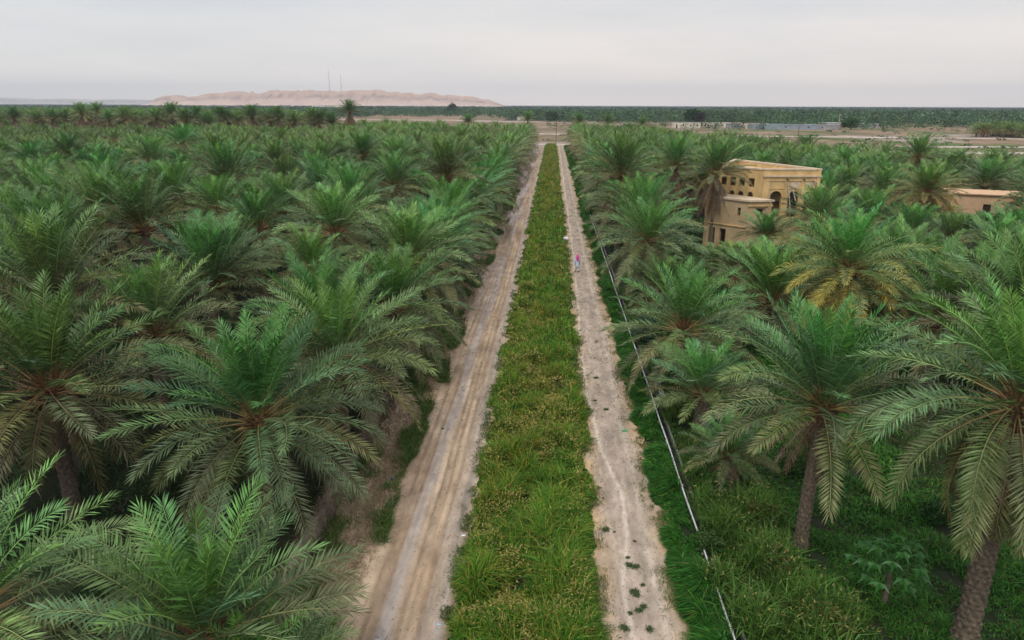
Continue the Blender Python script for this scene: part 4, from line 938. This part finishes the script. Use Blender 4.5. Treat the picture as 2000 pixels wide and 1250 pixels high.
# generic flat-roofed house used for the low houses far off
def low_house(name, x, y, w, d, h, rz, mw, mr, label, seed, cat='house', group=None):
    g3 = random.Random(seed); r = empty(name, (x, y, 0), label, cat, group, rz); b = MB()
    nW = max(1, int(w/(14 if 'shed' in label else 5))); hl = []
    for k in range(nW):
        u = w*(k + .5)/nW; hl.append((u-.5, u+.5, h*.35, h*.68))
    hl[0] = (hl[0][0]-.0, hl[0][0]+1.0, .001, h*.68) if nW > 1 else hl[0]
    b.wall((-w/2, -d/2), (w/2, -d/2), 0, h, .25, hl); b.wall((w/2, -d/2), (w/2, d/2), 0, h, .25, [(d*.4, d*.4+1, h*.35, h*.68)]); b.wall((w/2, d/2), (-w/2, d/2), 0, h, .25); b.wall((-w/2, d/2), (-w/2, -d/2), 0, h, .25)
    b.build('wall', mw, r); q = MB(); q.box((0, 0, h + .077), (w + .5, d + .5, .15)); q.build('roof', mr, r)
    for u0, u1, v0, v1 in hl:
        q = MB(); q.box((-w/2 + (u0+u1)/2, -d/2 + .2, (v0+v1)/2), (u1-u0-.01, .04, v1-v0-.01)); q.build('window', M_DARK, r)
    return r
M_PEACH = mat('peach_plaster', (.62, .40, .24), .9, .12, 1); M_CREAM = mat('cream_plaster', (.66, .60, .48), .9, .12, .5); M_GREYW = mat('grey_render', (.34, .33, .34), .9, .2, .5)
M_BLUE = mat('blue_sheet', (.25, .30, .34), .6, .15, .5); M_RED = mat('red_roof', (.30, .16, .13), .8, .2, .5)
low_house('low_house', LHX, LHY, 9.5, 6, 4.0, R(-20), M_PEACH, M_PEACH, 'low peach coloured house with flat roof at the right among palms', 1)
x, y, _ = at(1880, 398, 2.0); q = MB(); q.tube([(0, 0, .0), (0, 0, .15), (0, 0, 1.5), (0, 0, 1.75), (0, 0, 1.9)], [.7, .75, .75, .5, .2], 14); q.build('water_tank', M_WHITE, loc=(x, y-1, 1.6), label='white water tank in front of the peach coloured house', cat='water tank')
far = [(1340, 249, 20, 9, 4.0, 'wall_w', M_CREAM, M_GREYW, 'white house left of the dark trees'), (1412, 247, 30, 8, 3.2, '', M_CREAM, M_CREAM, 'long cream house right of the dark trees'), (1432, 250, 9, 6, 3.6, '', M_GREYW, M_GREYW, 'grey shed at the end of the long cream house'),
       (1462, 249, 26, 9, 3.6, '', M_CREAM, M_RED, 'cream house with dull red roof beside the blue shed'), (1530, 251, 46, 12, 3.4, '', M_BLUE, M_BLUE, 'very long pale blue shed at the edge of the woods'), (1600, 251, 26, 10, 3.0, '', M_GREYW, M_GREYW, 'low dark grey shed right of the long blue shed'),
       (1622, 248, 11, 7, 3.8, '', M_GREYW, M_WHITE, 'small shed with a bright white roof near the pole'), (1690, 247, 16, 9, 3.2, '', M_GREYW, M_GREYW, 'low grey house in the scrub at the right'), (1985, 264, 14, 8, 3.4, '', M_GREYW, M_CREAM, 'grey house at the right edge beyond the fields'),
       (1965, 262, 10, 7, 3.0, '', M_BLUE, M_BLUE, 'small blue shed left of the grey house at the right edge'), (1880, 238, 50, 9, 3.2, '', M_CREAM, M_WHITE, 'long white wall-like building among the woods at the right'), (1840, 234, 14, 9, 5, '', M_WHITE, M_GREYW, 'small white house peeping out of the woods at the right'),
       (1967, 236, 18, 9, 4.4, '', M_WHITE, M_CREAM, 'white house in the woods near the right edge'), (628, 217, 30, 14, 7, '', M_WHITE, M_CREAM, 'white house left of the bare mound below the masts'), (665, 219, 44, 16, 8, '', M_CREAM, M_WHITE, 'large cream building right of the skyline palms'),
       (560, 212, 24, 12, 6, '', M_GREYW, M_GREYW, 'blocky grey building at the foot of the hill'), (432, 209, 20, 10, 7, '', M_GREYW, M_GREYW, 'dark square building below the left part of the hill'), (468, 213, 16, 9, 5, '', M_WHITE, M_WHITE, 'tiny white house below the left part of the hill'),
       (812, 219, 34, 12, 5, '', M_CREAM, M_GREYW, 'pale building at the foot of the hill right of the masts'), (865, 222, 28, 12, 4, '', M_GREYW, M_CREAM, 'grey walled compound below the right end of the hill'), (957, 219, 16, 10, 6, '', M_WHITE, M_WHITE, 'white house under the right tip of the hill'),
       (1018, 235, 9, 6, 3.4, '', M_CREAM, M_CREAM, 'little cream hut beside the gap at the end of the left grove')]
for k, (px, py, w, d, h, _, mw, mr, lab) in enumerate(far):
    x, y, _ = at(px, py, 0)
    if py < 222: x, y, _ = atd(px, 215, 1250 + 37*k); h *= 1.2
    low_house('low_house', x, y, w*(1 if py > 222 else 1.3), d, h*(1 if py > 222 else 1.5), YAW*.5 + R((-4, 3, 6, -2)[k % 4]), mw, mr, lab, 30 + k, group='houses along the far woods')

# dark broadleaf trees, utility poles, masts
def btree(x, y, r, h, col, label, seed, n=900):
    gg = np.random.default_rng(seed); root = empty('broadleaf_tree', (x, y, 0), label, 'tree')
    b = MB(); b.tube([(0, 0, 0), (0, .1, h*.3), (.2, 0, h*.6)], [.45, .35, .15], 8)
    for k in range(5): a = k*1.3; b.tube([(0, 0, h*.25), (cos(a)*r*.6, sin(a)*r*.6, h*.6)], [.2, .07], 5)
    b.build('trunk', M_WOOD, root); lob = [(gg.uniform(-.55, .55)*r, gg.uniform(-.55, .55)*r, h*gg.uniform(.35, .8), gg.uniform(.3, .5)*r) for _ in range(12)]; V = []; C = []
    for i in range(n):
        L = lob[i % 12]; d = gg.normal(0, 1, 3); d /= np.linalg.norm(d); c = np.array(L[:3]) + d*L[3]*gg.uniform(.5, 1); c[2] = max(.4, c[2]); d1 = gg.normal(0, 1, 3); d1 /= np.linalg.norm(d1); d2 = np.cross(d1, gg.normal(0, 1, 3)); d2 /= np.linalg.norm(d2); s = r*.11*gg.uniform(.6, 1.4)
        V += [c - d1*s, c - d2*s*.7, c + d1*s, c + d2*s*.7]; C += [np.array(col)*gg.uniform(.6, 1.4)]*4
    link('crown', mesh_np('crown', np.array(V), np.arange(4*n).reshape(-1, 4), np.array(C), M_FOREST), root)
x, y, _ = at(1352, 246); btree(x, y, 9, 15, (.022, .06, .018), 'large dark green tree beside the white house beyond the right grove', 1)
x, y, _ = at(1366, 248); btree(x, y, 5, 12.5, (.030, .020, .030), 'dark purplish tree in front of the large dark green tree', 2)
x, y, _ = at(1662, 252); btree(x, y, 6.5, 8, (.03, .09, .02), 'rounded bright green tree at the edge of the right fields', 3)
x, y, _ = at(1075, 237); btree(x, y, 9, 9, (.028, .065, .025), 'round tree in the middle of the gap at the end of the tracks', 4)
x, y, _ = atd(884, 215, 1150); btree(x, y, 11, 19, (.02, .045, .025), 'dark tree standing above the woods below the right end of the hill', 5)
def pole(px, py, top, label, m=M_WOOD, arm=True):
    x, y, _ = at(px, py, 0); f = fwd(x, y); h = (py - top)/FPX*f*1.0; r = empty('utility_pole', (x, y, 0), label, 'utility pole')
    w = max(.14, f*.0005); b = MB(); b.tube([(0, 0, 0), (0, 0, h)], [w, w*.7], 8); b.build('pole', m, r)
    if arm:
        b = MB(); b.box((0, -w-.07, h*.93), (2.0, .12, .14)); c = b.build('crossarm', m, r)
        b = MB()
        for q in (-.85, 0, .85): b.tube([(q, -w-.07, h*.93 + .073), (q, -w-.07, h*.93 + .3)], [.05, .04], 6)
        b.build('insulator', M_CONC, c)
pole(1086, 281, 241, 'dark utility pole at the far end of the median strip')
pole(1557, 281, 246, 'dark utility pole in the fields behind the ochre house'); pole(1637, 251, 222, 'pale pole beside the small shed with a white roof', M_CONC, False)
pole(1908, 263, 233, 'pale pole in front of the dark palms at the right', M_CONC, False); pole(1329, 262, 244, 'thin pole left of the dark trees')
for px, top, lab in ((644, 138, 'taller left radio mast on top of the hill'), (667, 146, 'shorter right radio mast on top of the hill')):
    D = 5000; x, y, z0 = atd(px, 180, D); z1 = atd(px, top, D)[2]; r = empty('radio_mast', (x, y, z0-6), lab, 'mast', 'radio masts on the hill'); b = MB(); h = z1 - z0 + 6; w = 3.2
    cs = [(cos(a)*w, sin(a)*w) for a in (0.4, 2.5, 4.6)]
    for cx, cy in cs: b.tube([(cx, cy, 0), (cx*.3, cy*.3, h)], [.8, .45], 4)
    b.build('leg', M_CONC, r); b = MB(); nseg = 12
    for k in range(nseg):
        za, zb_ = h*k/nseg, h*(k+1)/nseg; fa, fb = 1 - .7*k/nseg, 1 - .7*(k+1)/nseg
        for q in range(3): b.tube([(cs[q][0]*fa, cs[q][1]*fa, za), (cs[(q+1) % 3][0]*fb, cs[(q+1) % 3][1]*fb, zb_)], [.35, .35], 3)
    b.build('lattice', M_CONC, r)

# ------------------------------------------------------------------ the walker
px_, py_, _ = at(1128, 531, .06)
man = empty('person', (px_, py_, .05), 'person in pale blue tunic and bright pink headscarf walking on the right track', 'person', rz=R(8))
M_SKIN = mat('skin', (.32, .19, .12), .6, .1, 4); M_TUN = mat('tunic', (.50, .58, .70), .85, .1, 6); M_TRO = mat('trousers', (.56, .60, .68), .85, .1, 6)
M_PINK = mat('pink_scarf', (.72, .05, .30), .8, .25, 14); M_SHOE = mat('shoe', (.04, .03, .03), .6, .2, 5)
def skin(name, chains, m, par, sub=1):
    V = []; E = []; Rr = []
    idx = {}
    for c in chains:
        prev = None
        for key, p, r in c:
            if key in idx: i = idx[key]
            else: i = len(V); V.append(p); Rr.append(r); idx[key] = i
            if prev is not None: E.append((prev, i))
            prev = i
    me = bpy.data.meshes.new(name); me.from_pydata(V, E, []); o = link(name, me, par); me.materials.append(m)
    md = o.modifiers.new('skin', 'SKIN'); me.skin_vertices[0].data[0].use_root = True
    for i, r in enumerate(Rr): me.skin_vertices[0].data[i].radius = (r, r) if not isinstance(r, tuple) else r
    s = o.modifiers.new('sub', 'SUBSURF'); s.levels = sub; s.render_levels = sub
    dg = bpy.context.evaluated_depsgraph_get(); ev = o.evaluated_get(dg); nm = bpy.data.meshes.new_from_object(ev)
    o.modifiers.clear(); o.data = nm; nm.name = name
    if not nm.materials: nm.materials.append(m)
    for p in nm.polygons: p.use_smooth = True
    return o
# walking away along the track (+Y), left leg forward
ch_ = [[('pel', (0, 0, .95), (.14, .10)), ('waist', (0, 0, 1.1), (.125, .09)), ('chest', (0, .01, 1.32), (.155, .10)), ('neckb', (0, 0, 1.46), .07), ('neck', (0, .01, 1.52), .05), ('jaw', (0, .03, 1.585), (.062, .07)), ('head', (0, .02, 1.67), (.075, .09)), ('crown', (0, .01, 1.745), .055)]]
for s, ly, ky, fy_ in ((-1, .02, .16, .24), (1, -.02, .02, -.22)):
    ch_.append([('pel', (0, 0, .95), .13), (f'hip{s}', (s*.09, 0, .88), .095), (f'knee{s}', (s*.10, ky, .49), .06), (f'calf{s}', (s*.10, (ky+fy_)/2 - .02, .3), .052), (f'ank{s}', (s*.10, fy_, .09 + (.04 if s > 0 else 0)), .036), (f'toe{s}', (s*.11, fy_ + .17, .04), .032)])
    sw = -s*.14
    arm = [('chest', (0, .01, 1.32), .15), (f'sh{s}', (s*.19, 0, 1.40), .058), (f'elb{s}', (s*.26, -.03 - sw*.4, 1.12), .042), (f'wr{s}', (s*.27, .06 - sw, .88), .027), (f'palm{s}', (s*.27, .075 - sw*1.1, .80), (.022, .038))]
    ch_.append(arm)
    for q in range(4):
        o_ = (q - 1.5)*.02; ll = (.060, .072, .076, .068)[q]
        ch_.append([(f'palm{s}', (s*.27, .075 - sw*1.1, .80), .03), (f'k{s}{q}', (s*.268, .075 - sw*1.1 + o_, .765), .0095), (f'm{s}{q}', (s*.262, .080 - sw*1.1 + o_, .765 - ll*.6), .0085), (f't{s}{q}', (s*.252, .083 - sw*1.1 + o_, .765 - ll), .007)])
    ch_.append([(f'palm{s}', (s*.27, .075 - sw*1.1, .80), .03), (f'th{s}', (s*.255, .115 - sw*1.1, .785), .010), (f'tt{s}', (s*.248, .13 - sw*1.1, .75), .008)])
body = skin('body', ch_, M_SKIN, man)
for s in (-1, 1):
    q = MB(); q.tube([(s*.031, .098, 1.665), (s*.031, .112, 1.665)], [.012, .006], 8); q.build('eye', M_WHITE, body)
    q = MB(); q.tube([(s*.082, .01, 1.63), (s*.092, .005, 1.66), (s*.084, .01, 1.69)], [.008, .016, .01], 6); q.build('ear', M_SKIN, body)
q = MB(); q.tube([(0, .10, 1.68), (0, .135, 1.635), (0, .10, 1.622)], [.01, .017, .012], 6); q.build('nose', M_SKIN, body)
q = MB(); q.box((0, .105, 1.595), (.05, .015, .012)); q.build('mouth', mat('lip', (.30, .10, .08), .5, .1, 3), body)
def loft(name, rings, m, par, k=20):
    V = []; F = []
    for (cx, cy, cz, rx, ry, wv) in rings:
        for j in range(k): a = 2*pi*j/k; w_ = 1 + wv*sin(5*a + cz*9); V.append((cx + cos(a)*rx*w_, cy + sin(a)*ry*w_, cz))
    for i in range(len(rings)-1):
        for j in range(k): F.append((i*k+j, i*k+(j+1) % k, (i+1)*k+(j+1) % k, (i+1)*k+j))
    return link(name, mesh_np(name, np.array(V), np.array(F), mat=m, smooth=True), par)
tun = loft('tunic', [(0, 0, .60, .215, .20, .07), (0, 0, .75, .20, .18, .05), (0, 0, .95, .185, .15, .03), (0, 0, 1.12, .165, .13, .02), (0, .01, 1.30, .19, .14, .01), (0, 0, 1.41, .185, .115, 0), (0, 0, 1.47, .10, .085, 0), (0, 0, 1.50, .075, .07, 0)], M_TUN, man)
for s in (-1, 1):
    sw = -s*.14
    q = MB(); q.tube([(s*.15, 0, 1.42), (s*.20, 0, 1.385), (s*.262, -.03 - sw*.4, 1.12), (s*.27, .055 - sw, .90)], [.07, .075, .062, .05], 10, cap=False); q.build('sleeve', M_TUN, tun, smooth=True)
    ky, fy_ = ((.16, .24) if s < 0 else (.02, -.22))
    q = MB(); q.tube([(s*.08, 0, .93), (s*.095, ky*.6, .68), (s*.10, ky, .48), (s*.10, fy_, .13 + (.04 if s > 0 else 0))], [.115, .10, .085, .07], 12, cap=False); q.build('trouser_leg', M_TRO, man, smooth=True)
    q = MB(); z_ = .04 if s > 0 else .0; q.tube([(s*.10, fy_-.06, .045+z_), (s*.10, fy_, .06+z_), (s*.11, fy_+.1, .045+z_*.5), (s*.11, fy_+.2, .035)], [.035, .05, .046, .02], 10); q.build('shoe', M_SHOE, man, smooth=True)
loft('headscarf', [(0, -.015, 1.80, .02, .02, 0), (0, -.015, 1.785, .07, .08, .02), (0, -.015, 1.72, .10, .105, .03), (0, -.025, 1.64, .108, .10, .04), (0, -.04, 1.55, .12, .095, .06), (0, -.05, 1.46, .16, .11, .07), (0, -.065, 1.36, .15, .105, .08), (0, -.10, 1.24, .09, .07, .1), (0, -.13, 1.10, .025, .03, .1)], M_PINK, man)

# ------------------------------------------------------------------ haze
hb = MB(); hb.box((-1500, 4800, 139), (19000, 11400, 282))
mh = bpy.data.materials.new('haze'); mh.use_nodes = True; t = mh.node_tree; t.nodes.clear(); o = N(t, 'ShaderNodeOutputMaterial'); pv = N(t, 'ShaderNodeVolumePrincipled')
pv.inputs['Color'].default_value = (.86, .93, 1.0, 1); pv.inputs['Density'].default_value = 1.1e-4; pv.inputs['Anisotropy'].default_value = .2
t.links.new(pv.outputs[0], o.inputs['Volume'])
hz_ = hb.build('haze', mh, kind='stuff'); hz_['label'] = 'thin pale haze over the far fields, woods and hill'; hz_['category'] = 'haze'
